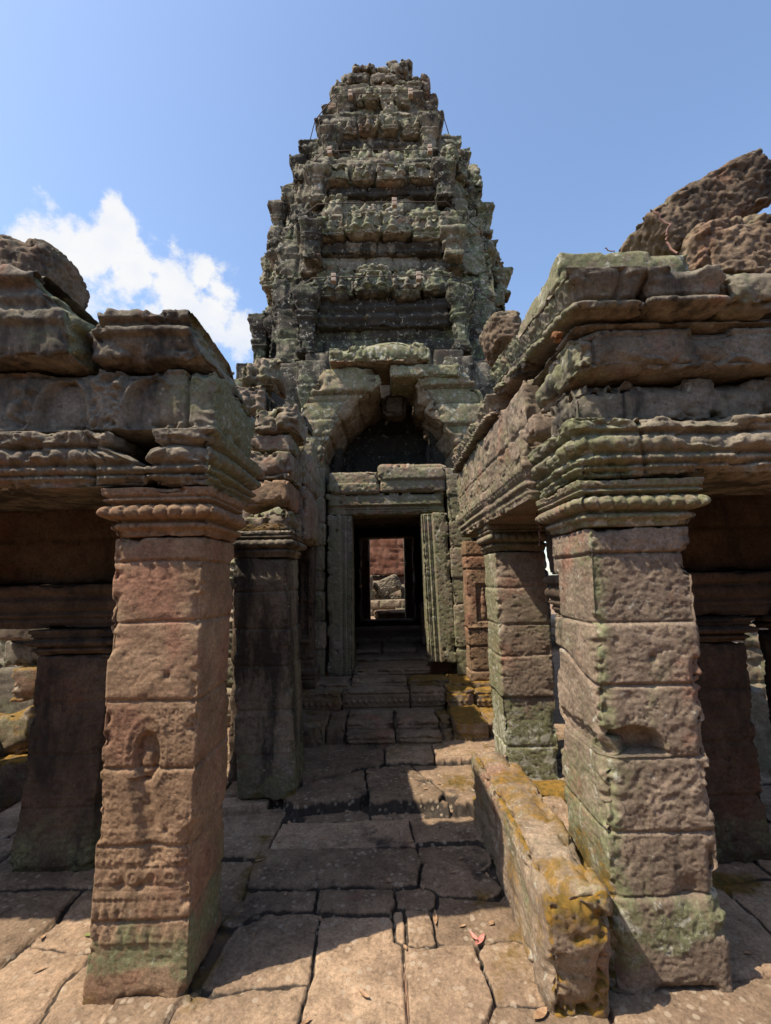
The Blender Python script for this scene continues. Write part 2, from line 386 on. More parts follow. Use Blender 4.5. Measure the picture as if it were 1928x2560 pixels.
POLYS = [(0,[(-0.35,2.50),(-0.01,2.49),(0.04,2.28),(0.04,1.93),(0.03,1.4),(-0.35,1.4),(-0.35,1.94),(-0.35,2.12)]),
(0,[(-0.63,2.51),(-0.36,2.50),(-0.35,2.12),(-0.58,2.11),(-0.70,2.08),(-0.69,2.31)]),
(0,[(-0.70,2.06),(-0.58,2.10),(-0.35,2.12),(-0.35,1.94),(-0.35,1.4),(-0.83,1.4),(-0.78,2.00)]),
(0,[(0.05,2.29),(0.37,2.27),(0.38,2.01),(0.33,1.93),(0.30,1.89),(0.05,1.91)]),
(0,[(0.37,2.26),(0.53,2.32),(0.59,2.26),(0.57,2.00),(0.39,2.01)]),
(0,[(0.05,1.90),(0.30,1.89),(0.38,1.99),(0.59,1.99),(0.61,1.4),(0.04,1.4)]),
(1,[(-0.39,2.65),(-0.00,2.66),(-0.00,2.49),(-0.34,2.50),(-0.38,2.54)]),
(0,[(-0.77,2.68),(-0.40,2.67),(-0.38,2.54),(-0.62,2.52),(-0.77,2.50)]),
(0,[(0.01,2.68),(0.22,2.67),(0.22,2.54),(0.03,2.53)]),
(0,[(0.06,2.52),(0.18,2.52),(0.17,2.30),(0.06,2.31)]),
(-1,[(0.00,2.51),(0.05,2.54),(0.06,2.32),(0.01,2.33)]),
(0,[(0.24,2.61),(0.58,2.58),(0.57,2.34),(0.20,2.33),(0.20,2.52)]),
(1,[(-0.80,2.96),(-0.77,3.02),(0.12,3.00),(0.16,2.90),(0.12,2.68),(-0.77,2.67)]),
(0,[(0.16,2.85),(0.30,2.90),(0.50,2.68),(0.52,2.59),(0.24,2.63),(0.15,2.70)]),
(-1,[(0.16,3.09),(0.53,3.11),(0.50,2.93),(0.44,2.88),(0.17,2.92)]),
(-1,[(-1.03,3.00),(-0.82,2.99),(-0.77,2.62),(-0.86,2.53)]),
(1,[(-0.73,3.32),(0.11,3.33),(0.14,3.03),(-0.75,3.04)]),
(0,[(0.13,3.36),(0.54,3.42),(0.57,3.11),(0.15,3.09)]),
(1,[(-1.17,3.40),(-0.74,3.48),(-0.74,3.27),(-0.74,3.06),(-0.81,2.97),(-1.04,2.96)]),
(0,[(-0.72,3.48),(-0.16,3.58),(-0.15,3.38),(-0.73,3.36)]),
(0,[(-0.14,3.48),(0.57,3.55),(0.57,3.44),(0.13,3.38),(-0.13,3.38)]),
(6,[(-0.72,3.35),(-0.71,3.52),(-0.59,3.75),(-0.22,4.01),(-0.15,3.47)]),
(7,[(-0.21,4.04),(0.16,4.08),(0.34,3.63),(0.42,3.46),(0.40,3.39),(-0.14,3.44)]),
(7,[(0.18,4.04),(0.85,4.07),(0.85,3.41),(0.42,3.40),(0.36,3.65)]),
(9,[(-0.79,4.52),(-0.06,4.52),(-0.06,3.98),(-0.23,4.0),(-0.43,3.90),(-0.74,3.84)]),
(10,[(-0.04,4.52),(0.37,4.52),(0.36,4.05),(0.16,4.07),(-0.04,4.02)]),
(10,[(0.39,4.6),(1.0,4.6),(1.0,4.06),(0.38,4.05)]),
(0,[(-1.66,1.94),(-1.68,2.21),(-1.66,2.35),(-1.48,2.31),(-1.34,2.30),(-1.35,2.09),(-1.33,1.96),(-1.31,1.4),(-1.66,1.4)]),
(0,[(-1.32,1.96),(-1.35,2.09),(-1.33,2.29),(-1.23,2.22),(-1.13,2.02),(-1.13,1.91),(-1.08,1.4),(-1.30,1.4)]),
(0,[(-2.10,2.14),(-1.69,2.22),(-1.67,2.36),(-1.63,2.49),(-1.85,2.58),(-2.03,2.63),(-2.44,2.61)]),
(0,[(-1.65,2.35),(-1.62,2.49),(-1.55,2.59),(-1.15,2.60),(-1.15,2.22),(-1.33,2.31),(-1.48,2.31)])]

def floor_height(x, y):
    """returns height, slab tint 0..1, joint sand 0..1"""
    P = np.stack([x, y, np.zeros_like(x)], 1)
    wx = x + .022 * (fbm(P, 6, 3, 3) - .5) + .010 * (vn(P, 30, 8) - .5)
    wy = y + .022 * (fbm(P, 6, 3, 4) - .5) + .010 * (vn(P, 30, 9) - .5)
    n = len(x); best = np.full(n, -.09); sec = np.full(n, -.09); hid = np.full(n, -1); hh = np.zeros(n)
    for i, (h, pl) in enumerate(POLYS):
        pl = np.array(pl)
        b = (wx > pl[:, 0].min() - .09) & (wx < pl[:, 0].max() + .09) & (wy > pl[:, 1].min() - .09) & (wy < pl[:, 1].max() + .09)
        px, py = wx[b], wy[b]; ii = np.zeros(b.sum(), bool); dd = np.full(b.sum(), 9.)
        for k in range(len(pl)):
            x0, y0 = pl[k]; x1, y1 = pl[(k + 1) % len(pl)]
            cr = ((y0 > py) != (y1 > py)) & (px < (x1 - x0) * (py - y0) / (y1 - y0 + 1e-12) + x0); ii ^= cr
            t = np.clip(((px - x0) * (x1 - x0) + (py - y0) * (y1 - y0)) / ((x1 - x0) ** 2 + (y1 - y0) ** 2), 0, 1)
            dd = np.minimum(dd, np.hypot(px - x0 - t * (x1 - x0), py - y0 - t * (y1 - y0)))
        full = np.full(n, -.09); full[b] = np.where(ii, dd, -dd)
        u = full > best
        sec = np.where(u, best, np.maximum(sec, full)); best = np.where(u, full, best); hid[u] = i; hh[u] = h * .0125
    hid[best < -.055] = -1
    best = (best - sec) * .5 - .001
    # elsewhere: uneven rows of slabs
    rows = np.array([-3, -.4, .5, 1.1, 1.62, 2.12, 2.68, 3.2, 3.62, 4.1, 4.55, 5.1, 5.7, 6.3, 7, 8, 9, 10, 11, 13, 15])
    ry = wy + .05 * np.sin(wx * 1.3 + 1)
    ri = np.clip(np.searchsorted(rows, ry), 1, len(rows) - 1)
    rng = np.random.RandomState(5); wd = rng.uniform(.48, .95, len(rows) + 1); of = rng.uniform(0, 1, len(rows) + 1)
    ph = wx / wd[ri] + of[ri]; fr = ph - np.floor(ph)
    dg = np.minimum(np.minimum(fr, 1 - fr) * wd[ri], np.minimum(ry - rows[ri - 1], rows[ri] - ry)) - .006
    gid = 100 + ri * 23 + np.floor(ph)
    out = (hid < 0) & ~((np.abs(wx) < .88) & (wy > 2.06) & (wy < 3.6))
    d = np.where(out, dg, best); sid = np.where(out, gid, hid)
    rz = _hash((sid + 500).astype(np.int64), np.zeros(n, np.int64), np.zeros(n, np.int64), 11)
    rt = _hash((sid + 500).astype(np.int64), np.ones(n, np.int64), np.zeros(n, np.int64), 12)
    rx = _hash((sid + 500).astype(np.int64), np.full(n, 2), np.zeros(n, np.int64), 13)
    back = (.06 * ss(y, 3.36, 3.40) + .05 * ss(y, 3.95, 4.02)) * out
    h = np.where(out, 0, hh) + back + .016 * (rz - .5) + .02 * (rt - .5) * np.sin(x * 2.1) * .5
    edge = ss(d - .0008, -.001, .008)
    gap = (1 - ss(d, -.004, .007)) * ss(fbm(P, 1.6, 2, 77), .40, .56) * (1 - ss(y, 2.25, 2.6))
    low = -.038 + .010 * fbm(P, 12, 3, 21) + np.where((y > 3.4), .03, 0) + np.where(y > 4.0, .03, 0)
    h = h - .006 * (1 - ss(d, 0, .06)) * (vn(P, 9, 31) + .6 * ss(fbm(P, 7, 3, 32), .5, .62))
    z = low + (h - low) * edge
    z = z + .007 * (fbm(P, 5, 5, 41, .6) - .5) * edge + .005 * (fbm(P, 24, 3, 51) - .5) - .004 * ss(fbm(P, 38, 3, 61), .6, .75)
    # worn socket holes in the slabs
    for cx, cy, rr, dp in ((-.50, 2.86, .045, .02), (.06, 3.17, .02, .012), (-.06, 3.22, .012, .01), (-.42, 3.2, .012, .01)):
        q = np.hypot(x - cx, (y - cy) * .8); z = z - dp * (1 - ss(q, rr * .5, rr))
    return z, rt, gap, (1 - ss(d, -.001, .010)) * (1 - gap) * 1.6 + .35 * ss(fbm(P, 1.3, 4, 91), .5, .66) * (y > 2.3)

def sheet(name, xs, ys, mat, kind, fn, moss=None):
    X, Y = np.meshgrid(xs, ys, indexing='ij'); x = X.ravel().astype(np.float32); y = Y.ravel().astype(np.float32)
    z, t, gap, dirt = fn(x, y)
    idx = np.arange(x.size).reshape(X.shape)
    Q = np.stack([idx[:-1, :-1], idx[1:, :-1], idx[1:, 1:], idx[:-1, 1:]], -1).reshape(-1, 4)
    V = np.stack([x, y, z], 1).astype(np.float32)
    me = bpy.data.meshes.new(name); me.vertices.add(len(V)); me.vertices.foreach_set('co', V.ravel())
    me.loops.add(Q.size); me.loops.foreach_set('vertex_index', Q.ravel().astype(np.int32))
    me.polygons.add(len(Q)); me.polygons.foreach_set('loop_start', np.arange(0, Q.size, 4, dtype=np.int32))
    me.polygons.foreach_set('use_smooth', np.ones(len(Q), bool)); me.update(calc_edges=True)
    for k, v in (('tint', .12 + .76 * t), ('lich', t * 0), ('dark', dirt), ('moss', t * 0 if moss is None else moss(x, y)), ('sand', gap)):
        a = me.attributes.new(k, 'FLOAT', 'POINT'); a.data.foreach_set('value', np.asarray(v, np.float32))
    me.materials.append(mat); o = bpy.data.objects.new(name, me); COL.objects.link(o); o['kind'] = kind
    return o

def floor_moss(x, y):
    m = .55 * np.exp(-((x - .50) / .22) ** 2) * ((y < 2.65) & (y > 1.3)) * ss(x, .1, .3)
    m = m + .9 * np.exp(-(((x - .55) / .25) ** 2 + ((y - 3.75) / .25) ** 2)) + 1.5 * np.exp(-(((x - 1.75) / .25) ** 2 + ((y - 2.68) / .1) ** 2))
    m = m + .8 * np.exp(-(((x + .80) / .09) ** 2)) * (y < 3.2) + .8 * np.exp(-(((x - 1.05) / .3) ** 2 + ((y - 3.55) / .12) ** 2)) + .5 * (y > 4.1)
    return np.clip(m, 0, 1.6)
sheet('stone_paving', np.concatenate([np.arange(-2.7, -1.3, .012), np.arange(-1.3, 1.35, .0062), np.arange(1.35, 2.9, .012)]),
      np.concatenate([np.arange(1.3, 3.2, .0065), np.arange(3.2, 5.0, .009)]), M_floor, 'structure', floor_height, floor_moss)
def rough_ground(x, y):
    P = np.stack([x, y, x * 0], 1)
    r = np.maximum(np.abs(x) - 2.5, np.maximum(1.5 - y, y - 4.8))
    z = -.09 + .05 * ss(r, .2, 2) * (fbm(P, .8, 4, 2) - .3)
    return z, fbm(P, .5, 2, 4), x * 0, x * 0
g = np.concatenate([-np.geomspace(900, 8, 20), np.linspace(-7.5, 7.5, 61), np.geomspace(8, 900, 20)])
sheet('ground', g, g + 4, M_earth, 'structure', rough_ground)

# ------------------------------------------------------------------ pillars
def pillar(label, x0, x1, y0, y1, z0, z1, zc, joints, mat, sh=(0, 0), res=.0055, seed=1, over=.045, relief=None, lich=0., dark=0., moss=0.,
           chip=.018, amp=.005, pits=.002, capmat=None, rough=1., off=.004, caplich=0., plinth=None, frontdecor=True):
    cx, cy = (x0 + x1) / 2, (y0 + y1) / 2
    t = thing('stone_pillar', label, 'pillar', (cx, cy, z0))
    def rel(P, n):
        u, z, m = side(P, n)
        w = wear(P, seed=seed + 20)
        q = P + .05 * (np.stack([vn(P, 5, seed), vn(P, 5, seed + 1), vn(P, 5, seed + 2)], 1) - .5)
        d = .0050 * rough * (fbm(q, (11, 11, 62), 3, seed + 7, .6) - .5) * 2          # tooled, weathered bedding
        d = d + .004 * rough * (fbm(P, 12, 4, seed + 8, .6) - .5) - .006 * rough * ss(fbm(P, (22, 22, 40), 3, seed + 12), .60, .68)
        if relief is not None: d = d + relief(P, n)
        return d
    s = geo((x0, y0, z0), (x1, y1, z1), (res, res, res), r=.012, amp=amp, chip=chip, relief=rel, shear=sh,
            mas=masonry(joints, 0, seed, depth=.011, gw=.006, off=off, dt=.22), seed=seed, pits=pits, lich=lich, dark=dark, moss=moss)
    make('shaft', s, mat, t)
    H = zc - z1
    if H > .03:
        k = H / .22
        pr = profile([(0, .03 * k, 'f', .004, .012), (.03 * k, .065 * k, 't', .010, .026), (.065 * k, .078 * k, 'f', .006, .008),
                      (.078 * k, .142 * k, 't', .018, over + .012), (.142 * k, .155 * k, 'f', .018, .022), (.155 * k, .172 * k, 't', .03, over),
                      (.172 * k, .182 * k, 'f', over - .012, over - .01), (.182 * k, .221 * k, 'f', over, over + .006)])
        zb = z1
        def crel(P, n):
            u, z, m = side(P, n); w = .35 + .65 * wear(P, seed=seed + 33)
            h = petals(u, z, zb + .078 * k, zb + .150 * k, .05, .009, True) - .010 * ss(np.abs(cell(u, .05)), .019, .025) * (z > zb + .078 * k) * (z < zb + .15 * k) + beads(u, z, zb + .047 * k, .013, .03, .006)
            h = h + rosettes(u, z, zb + .20 * k, .017 * k, .05, .006)
            return h * m * w
        c = geo((x0 + sh[0], y0 + sh[1], z1), (x1 + sh[0], y1 + sh[1], zc), (res, res, res * .75), r=.006, prof=pr, amp=.005, chip=.014, relief=crel, seed=seed + 2,
                lich=caplich, dark=dark, pits=.002)
        make('capital', c, capmat or mat, t)
    if plinth:
        p = geo((x0 - plinth[0], y0 - plinth[0], plinth[1]), (x1 + plinth[0], y1 + plinth[0], z0 - .002), .012, amp=.008, chip=.03, seed=seed + 3, lich=.3)
        make('plinth', p, mat, t)
    return t

def carve_A(P, n):
    u, z, m = side(P, n); f = (n[:, 1] < -.8) * 1.; x = P[:, 0]
    w = .25 + .75 * wear(P, f=4.)
    d = 0
    # niche of a defaced figure
    q = np.hypot((x + 1.02) / .058, (z - .885) / .105); d = d - .030 * (1 - ss(q, .75, 1.05)) * f
    q2 = np.hypot((x + 1.02 - .0) / .085, (z - .90) / .15); d = d + .006 * np.exp(-((q2 - 1) / .09) ** 2) * f * w
    q3 = np.hypot((x + 1.02) / .03, (z - .86) / .06); d = d + .016 * (1 - ss(q3, .5, 1.1)) * f
    s = np.abs((x + 1.01) - .25 * (.68 - z)) / .05; d = d - .020 * (1 - ss(s, .3, 1.2)) * ((z > .48) & (z < .80)) * f * (.5 + vn(P, 18, 3))
    orn = ((z > .46) & (z < 1.07)) * 1.
    d = d + (scrolls(u, z, .036, .0026, 2, 2.4) + foliage(P, 34, .0016, 3)) * orn * f * w
    for zz in (.55, .60, .83, 1.08): d = d + .0035 * np.exp(-((z - zz) / .006) ** 2) * f * w
    lowb = ((z > .18) & (z < .54)) * 1.
    d = d + (.0032 * np.sign(np.sin(z * 6.283 / .03)) * 0 + beads(u, z, .49, .010, .024, .004) + rosettes(u, z, .43, .028, .075, .005)
             + beads(u, z, .355, .009, .022, .004) + petals(u, z, .27, .335, .04, .005, True) + rosettes(u, z, .305, .02, .05, .003) + petals(u, z, .19, .25, .05, .006, True)) * f * w * lowb
    for zz in (.38, .395, .465, .345, .262): d = d - .004 * np.exp(-((z - zz) / .005) ** 2) * f * w
    for hx, hz, r in ((-.925, .60, .011), (-1.10, .40, .02), (-1.02, .395, .016), (-.98, .41, .02), (-.95, 1.21, .012)):
        d = d - .016 * np.exp(-(((x - hx) ** 2 + (z - hz) ** 2) / r ** 2)) * f
    d = d - .012 * np.exp(-((z - .268) / .008) ** 2) * f * ss(vn(P, 22, 5), .4, .6)
    ledge = .010 * (1 - ss(z, .0, .16)); return d * m + ledge * (n[:, 1] < -.5)
lowlich = lambda a, b, k=1.: (lambda P, n: k * (1 - ss(P[:, 2], a, b)))
def band(lo, hi, k, face=None):
    def f(P, n):
        v = k * ss(P[:, 2], lo - .12, lo + .05) * (1 - ss(P[:, 2], hi - .05, hi + .15))
        return v
    return f
pillar('square carved sandstone pillar nearest on the left, a defaced niche figure on its sunlit front', -1.215, -.812, 2.05, 2.46, -.02, 1.81, 2.03,
       [.274, .546, .837, 1.11, 1.436, 1.70], M_warm, sh=(.0, 0), seed=1, relief=carve_A, rough=.30, pits=.0008,
       lich=lambda P, n: 1.0 * ss(P[:, 2] + .12 * (vn(P, 11, 3) - .5), .05, .12) * (1 - ss(P[:, 2] + .2 * (vn(P, (13, 13, 4), 4) - .5), .14, .34)) + .5 * (n[:, 0] > .7) * (1 - ss(P[:, 2], .3, .9)) - .25 * (P[:, 2] > .4) * (n[:, 1] < -.5),
       moss=lambda P, n: .7 * (1 - ss(P[:, 2], 0, .06)), dark=-.25, amp=.006)

def carve_D(P, n):
    u, z, m = side(P, n); f = (n[:, 1] < -.75) * 1.; x = P[:, 0]
    d = .003 * (fbm(P, 7, 5, 77, .6) - .5) * 2 + .007 * (fbm(P, 42, 3, 79, .65) - .5) - .004 * ss(fbm(P, (34, 34, 22), 4, 78, .7), .56, .66) * f
    wq = .10 * (fbm(P, 9, 4, 1, .6) - .5)
    q = np.hypot((x - .985 - wq) / .155, (z - .862 + wq * .6) / .125); d = d - (.085 - .25 * np.clip(z - .86, 0, .12)) * (1 - ss(q, .86, 1.0)) * (z > .857) * (n[:, 1] < -.3)
    d = d - .035 * (1 - ss(q, .8, 1.1)) * (n[:, 0] < -.5) * (z > .857)
    d = d - .02 * np.exp(-(((x - 1.10) ** 2 + (z - 1.25) ** 2) / .018 ** 2)) * f
    d = d + .012 * (1 - ss(z, .3, .36)) - .03 * np.exp(-(((x - 1.18) / .05) ** 2 + ((z - .34) / .06) ** 2)) * f
    sl = 1.138 - .10 * ss(P[:, 1], 2.05, 2.5) * 0 + .55 * (1.0 - np.minimum(x, 1.0)) * .0
    d = d - .018 * np.exp(-((z - (1.138 + .10 * ss(P[:, 1], 2.06, 2.45) * (n[:, 0] < -.5))) / .008) ** 2)
    d = d + foliage(P, 15, .004, 9) * ((z > .58) & (z < .84)) * f
    return d
def warpD(z): return 0
pillar('massive lichen-stained square pillar nearest on the right with a spalled hollow in its front', .855, 1.305, 2.04, 2.52, -.02, 1.815, 2.025,
       [.33, .565, .85, 1.39, 1.70], M_lich, sh=(.05, 0), seed=2, relief=carve_D, amp=.007, chip=.035, off=.010, rough=.22, pits=.0011, over=.05,
       lich=lambda P, n: (n[:, 0] < -.6) * (.15 + .75 * (1 - ss(P[:, 2], .3, 1.1))) + 1.15 * ss(P[:, 2] + .14 * (vn(P, 11, 3) - .5), .1, .18) * (1 - ss(P[:, 2] + .25 * (vn(P, (13, 13, 4), 4) - .5), .22, .42)) + .8 * np.exp(-((P[:, 0] - .90) / .045) ** 2) * (n[:, 1] < -.4) * (P[:, 2] > .25),
       moss=lambda P, n: 1.0 * (n[:, 0] < -.6) * (1 - ss(P[:, 2], .35, .7)), caplich=.6)
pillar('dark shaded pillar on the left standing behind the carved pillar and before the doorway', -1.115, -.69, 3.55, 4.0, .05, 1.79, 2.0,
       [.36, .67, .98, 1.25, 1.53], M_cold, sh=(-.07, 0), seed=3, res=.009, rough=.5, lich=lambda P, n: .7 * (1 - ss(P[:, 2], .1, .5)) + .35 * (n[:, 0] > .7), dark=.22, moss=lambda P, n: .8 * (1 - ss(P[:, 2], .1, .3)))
def carve_E(P, n):
    u, z, m = side(P, n); f = (n[:, 1] < -.8) * 1.
    return (scrolls(u, z, .07, .003, 4, 2.0) * ((z > .67) & (z < 1.2)) * f * wear(P, f=5) + .006 * (fbm(P, 10, 3, 71) - .5))
pillar('second right-hand pillar with a green lichen foot, crossed by a diagonal shadow', .885, 1.305, 3.78, 4.21, .02, 1.81, 2.04,
       [.306, .67, .985, 1.23, 1.52], M_lich, sh=(.0, 0), seed=4, res=.009, rough=.45, relief=carve_E, off=.008, chip=.02,
       lich=lambda P, n: 1.3 * (1 - ss(P[:, 2], .35, .75)) + .55 * (n[:, 0] < -.6) + .25, caplich=.5)
def flare(P, n):
    z = P[:, 2]; return .035 * (1 - ss(z, .0, .42)) ** 2
pillar('low dark pillar of the rear row on the left, a pale lichen disc on its flared foot', -2.16, -1.72, 2.87, 3.30, .0, 1.185, 1.34,
       [.33, .62, .92], M_dark, sh=(.04, 0), seed=5, res=.009, relief=flare, lich=lambda P, n: .8 * (1 - ss(P[:, 2], .1, .45)), dark=.1, over=.04, plinth=(.10, -.06))
pillar('low dark pillar of the rear row on the right, beside the massive lichen-stained pillar', 1.77, 2.14, 2.86, 3.28, .0, 1.19, 1.34,
       [.33, .62, .92], M_dark, sh=(.02, 0), seed=6, res=.009, relief=flare, lich=lambda P, n: .7 * (1 - ss(P[:, 2], .1, .45)), dark=.1, over=.04)
pillar('unlit pillar at the far right edge behind the right gallery', 2.35, 2.78, 2.82, 3.02, .0, 1.25, 1.40, [.4, .8], M_dark, seed=7, res=.014, dark=.3, over=.04)

# ------------------------------------------------------------------ gallery entablatures
def arch_prof(h, k=1.):
    return profile([(0, .12 * h, 'f', .0, .004), (.12 * h, .2 * h, 't', .006, .018), (.2 * h, .24 * h, 'f', .002, .004), (.24 * h, .36 * h, 't', .012, .028), (.36 * h, .41 * h, 'f', .008, .010),
                    (.41 * h, .70 * h, 't', .012, .040), (.70 * h, .76 * h, 'f', .014, .016), (.76 * h, .98 * h, 'f', .044, .052), (.98 * h, 1.01 * h, 'f', .05, .045)])
def arch_relief(z0, h, seed, k=1.):
    def f(P, n):
        u, z, m = side(P, n); w = .55 + .45 * wear(P, .36, .56, 4.5, seed)
        d = beads(u, z, z0 + .16 * h, .011, .025, .007) + beads(u, z, z0 + .30 * h, .012, .03, .006) + beads(u, z, z0 + .55 * h, .027, .082, .022) + rosettes(u, z, z0 + .87 * h, .022, .078, .009)
        return d * m * w + m * foliage(P, 24, .005, seed) * wear(P, .4, .55, 6, seed + 1) - m * .02 * ss(fbm(P, (5, 5, 9), 3, seed + 2), .60, .66) + .004 * (fbm(P, (4, 4, 50), 2, seed) - .5)
    return f
# --- left
tL = thing('gallery_entablature', 'carved entablature over the left gallery with worn arched niches and a gaping black hole', 'entablature', (-1.6, 2.3, 2.03), None)
X0 = -3.4
def endcut(P):       # the broken right end of the long beam
    k = ss(P[:, 0], -1.36, -1.075); t = P[:, 2] + .03 * (fbm(P, 9, 3, 5) - .5)
    P[:, 0] -= k * (.20 * ss(t, 2.09, 2.22) + .02 * (fbm(P, 12, 3, 7) - .5)); return P
def endcut2(P):
    k = 1 - ss(P[:, 0], -1.03, -.93); P[:, 0] += k * (.055 * ss(P[:, 2], 2.12, 2.22) + .03 * (fbm(P, 12, 3, 9) - .5)); return P
kw = dict(r=.008, prof=arch_prof(.255), relief=arch_relief(2.03, .255, 50), amp=.008, chip=.02)
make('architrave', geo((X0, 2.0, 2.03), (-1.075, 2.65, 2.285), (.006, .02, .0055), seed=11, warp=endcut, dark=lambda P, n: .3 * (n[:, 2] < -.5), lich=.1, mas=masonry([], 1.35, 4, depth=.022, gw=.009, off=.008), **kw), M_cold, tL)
make('architrave', geo((-1.03, 2.0, 2.03), (-.79, 2.65, 2.285), (.0055, .012, .0055), seed=17, warp=endcut2, lich=lambda P, n: .55 * (n[:, 0] > .6) + .15, **kw), M_cold, tL)
make('core_stone', geo((-1.45, 2.45, 2.06), (-.9, 2.62, 2.28), .02, amp=.01, seed=18), M_dark, tL)
def friezeL(P, n):
    u, z, m = side(P, n); f = (n[:, 1] < -.7) * 1.; w = .4 + .6 * wear(P, .36, .6, 4, 61)
    d = arch_niche(u, z, -1.475, 2.305, .235, .25, .022, .034, .40) * (.6 + .4 * w)
    du = np.abs(cell(u + 1.475, .40)); betw = ss(du, .125, .14)
    d = d + foliage(P, 15, .020, 14) * betw * w + .025 * ss(fbm(P, 9, 3, 15), .4, .6) * betw
    d = d * ss(-u, .9, 1.08) + (foliage(P, 9, .012, 16) * w) * (1 - ss(-u, .9, 1.1))
    d = d + .012 * ((z < 2.31)) + .008 * (z > 2.57)
    return d * m * np.where(f > 0, 1, .35)
make('frieze', geo((X0, 2.02, 2.288), (-.765, 2.66, 2.60), (.006, .018, .006), r=.02, relief=friezeL, amp=.010, chip=.04, chipw=.05, seed=12, f=4,
     mas=masonry([], .9, 9, depth=.022, gw=.009, off=.010), lich=lambda P, n: .7 * (n[:, 0] > .5) + .5 * ss(P[:, 0], -1.35, -.9) * .9, shear=(0, .0)), M_cold, tL)
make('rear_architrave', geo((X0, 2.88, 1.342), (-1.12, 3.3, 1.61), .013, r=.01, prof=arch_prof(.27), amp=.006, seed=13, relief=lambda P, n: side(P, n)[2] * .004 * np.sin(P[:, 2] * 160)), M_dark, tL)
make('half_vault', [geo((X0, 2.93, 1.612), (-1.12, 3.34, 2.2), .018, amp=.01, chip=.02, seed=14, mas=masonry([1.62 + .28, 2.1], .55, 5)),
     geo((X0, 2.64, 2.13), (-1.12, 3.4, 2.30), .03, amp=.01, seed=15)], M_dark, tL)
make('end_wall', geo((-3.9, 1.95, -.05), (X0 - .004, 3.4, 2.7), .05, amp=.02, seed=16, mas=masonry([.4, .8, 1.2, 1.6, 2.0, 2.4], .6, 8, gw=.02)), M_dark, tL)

def moulded(z0, h, seed, ledges):
    def f(P, n):
        u, z, m = side(P, n); t = (z - z0) / h; d = 0
        for a, b, k in ledges: d = d + k * ss(t, a - .03, a + .03) * (1 - ss(t, b - .03, b + .03))
        return (d + foliage(P, 16, .006, seed) * wear(P, seed=seed)) * m * ss(fbm(P, 5, 3, seed), .28, .5)
    return f
def tip(x0, k):       # right-hand face of a roof block leans back
    def w(P): P[:, 0] -= k * np.clip(P[:, 2] - 2.6, 0, 9) * ss(P[:, 0], x0 - .12, x0) ; return P
    return w
def loose(name, label, cat, geos, mat, group=None):
    return tag(make(name, geos, mat), label, cat, group)
loose('roof_block', 'weathered moulded block perched on the left entablature, its right end cut on a slant', 'stone block',
      geo((-1.345, 1.97, 2.612), (-.775, 2.60, 2.86), .0075, r=.03, amp=.018, chip=.05, chipw=.06, f=5, seed=21, relief=moulded(2.61, .25, 3, [(.50, .64, .028), (.76, .97, .032)]), warp=tip(-.775, .62),
          lich=lambda P, n: .5 * (n[:, 2] > .5) + .45 * (n[:, 0] > .4), dark=.12), M_cold)
loose('roof_block', 'tall moulded cornice block at the left edge with a lichen-speckled slanting side', 'stone block',
      geo((-2.3, 1.90, 2.606), (-1.375, 2.62, 3.03), .009, r=.025, amp=.014, chip=.045, f=5, seed=22, relief=moulded(2.61, .5, 4, [(.0, .25, .0), (.3, .42, .025), (.5, .58, .02), (.68, .98, .045)]),
          warp=lambda P: (P.__setitem__((slice(None), 0), P[:, 0] - .95 * np.clip(P[:, 2] - 2.82, 0, 1) * ss(P[:, 0], -1.57, -1.37) - .14 * (P[:, 2] - 2.6) * ss(P[:, 0], -1.57, -1.37)), P)[1], lich=lambda P, n: .75 * (n[:, 0] > .4) + .2, dark=.15), M_cold)
def lump(c, rx, ry, rz, seed, res=.010, k=.06, rot=0., fq=5, pw=.75, tint=.5):
    """boulder: a rounded block with coarse pitted surface"""
    def w(P):
        q = P - np.array(c, np.float32); ca, sa = math.cos(rot), math.sin(rot)
        x = q[:, 0] * ca - q[:, 2] * sa; z = q[:, 0] * sa + q[:, 2] * ca
        return np.stack([x, q[:, 1], z], 1).astype(np.float32) + np.array(c, np.float32)
    lo = np.array(c) - (rx, ry, rz); hi = np.array(c) + (rx, ry, rz)
    return geo(lo, hi, res, r=min(rx, ry, rz) * pw, amp=k * .75, f=fq, chip=k * .7, chipw=.1, seed=seed, warp=w, tint=tint, pits=.004,
               relief=lambda P, n: .008 * (fbm(P, 30, 4, seed + 4, .7) - .5) * 2 - .009 * ss(fbm(P, 42, 3, seed + 5), .56, .63), lich=lambda P, n: .3 * (n[:, 2] > .3))
loose('laterite_boulder', 'dark rounded laterite lump on top of the tall block at the left edge', 'boulder', lump((-1.96, 2.26, 3.20), .32, .22, .21, 31, k=.045, rot=-.12), M_later)

# --- right
tR = thing('gallery_entablature', 'carved entablature of the right gallery turning the corner towards the doorway', 'entablature', (1.5, 2.6, 2.03), None)
X1 = 2.75
lR = lambda P, n: .35 * (n[:, 0] < -.5) + .35 * ss(P[:, 0], 1.25, .8)
make('architrave', geo((.865, 1.99, 2.028), (X1, 2.56, 2.30), (.006, .018, .0055), r=.02, prof=arch_prof(.272), relief=arch_relief(2.028, .272, 70), amp=.010, chip=.04, chipw=.05, seed=41,
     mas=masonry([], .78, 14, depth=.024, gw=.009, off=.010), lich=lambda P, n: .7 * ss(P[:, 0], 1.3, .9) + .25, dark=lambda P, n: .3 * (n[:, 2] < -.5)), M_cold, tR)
def blindR(P, n):
    u, z, m = side(P, n); return (foliage(P, 10, .008, 18) * wear(P, .45, .7, 3, 19) - .014 * np.exp(-(((u - 1.03) ** 2 + (z - 2.46) ** 2) / .013 ** 2))) * m
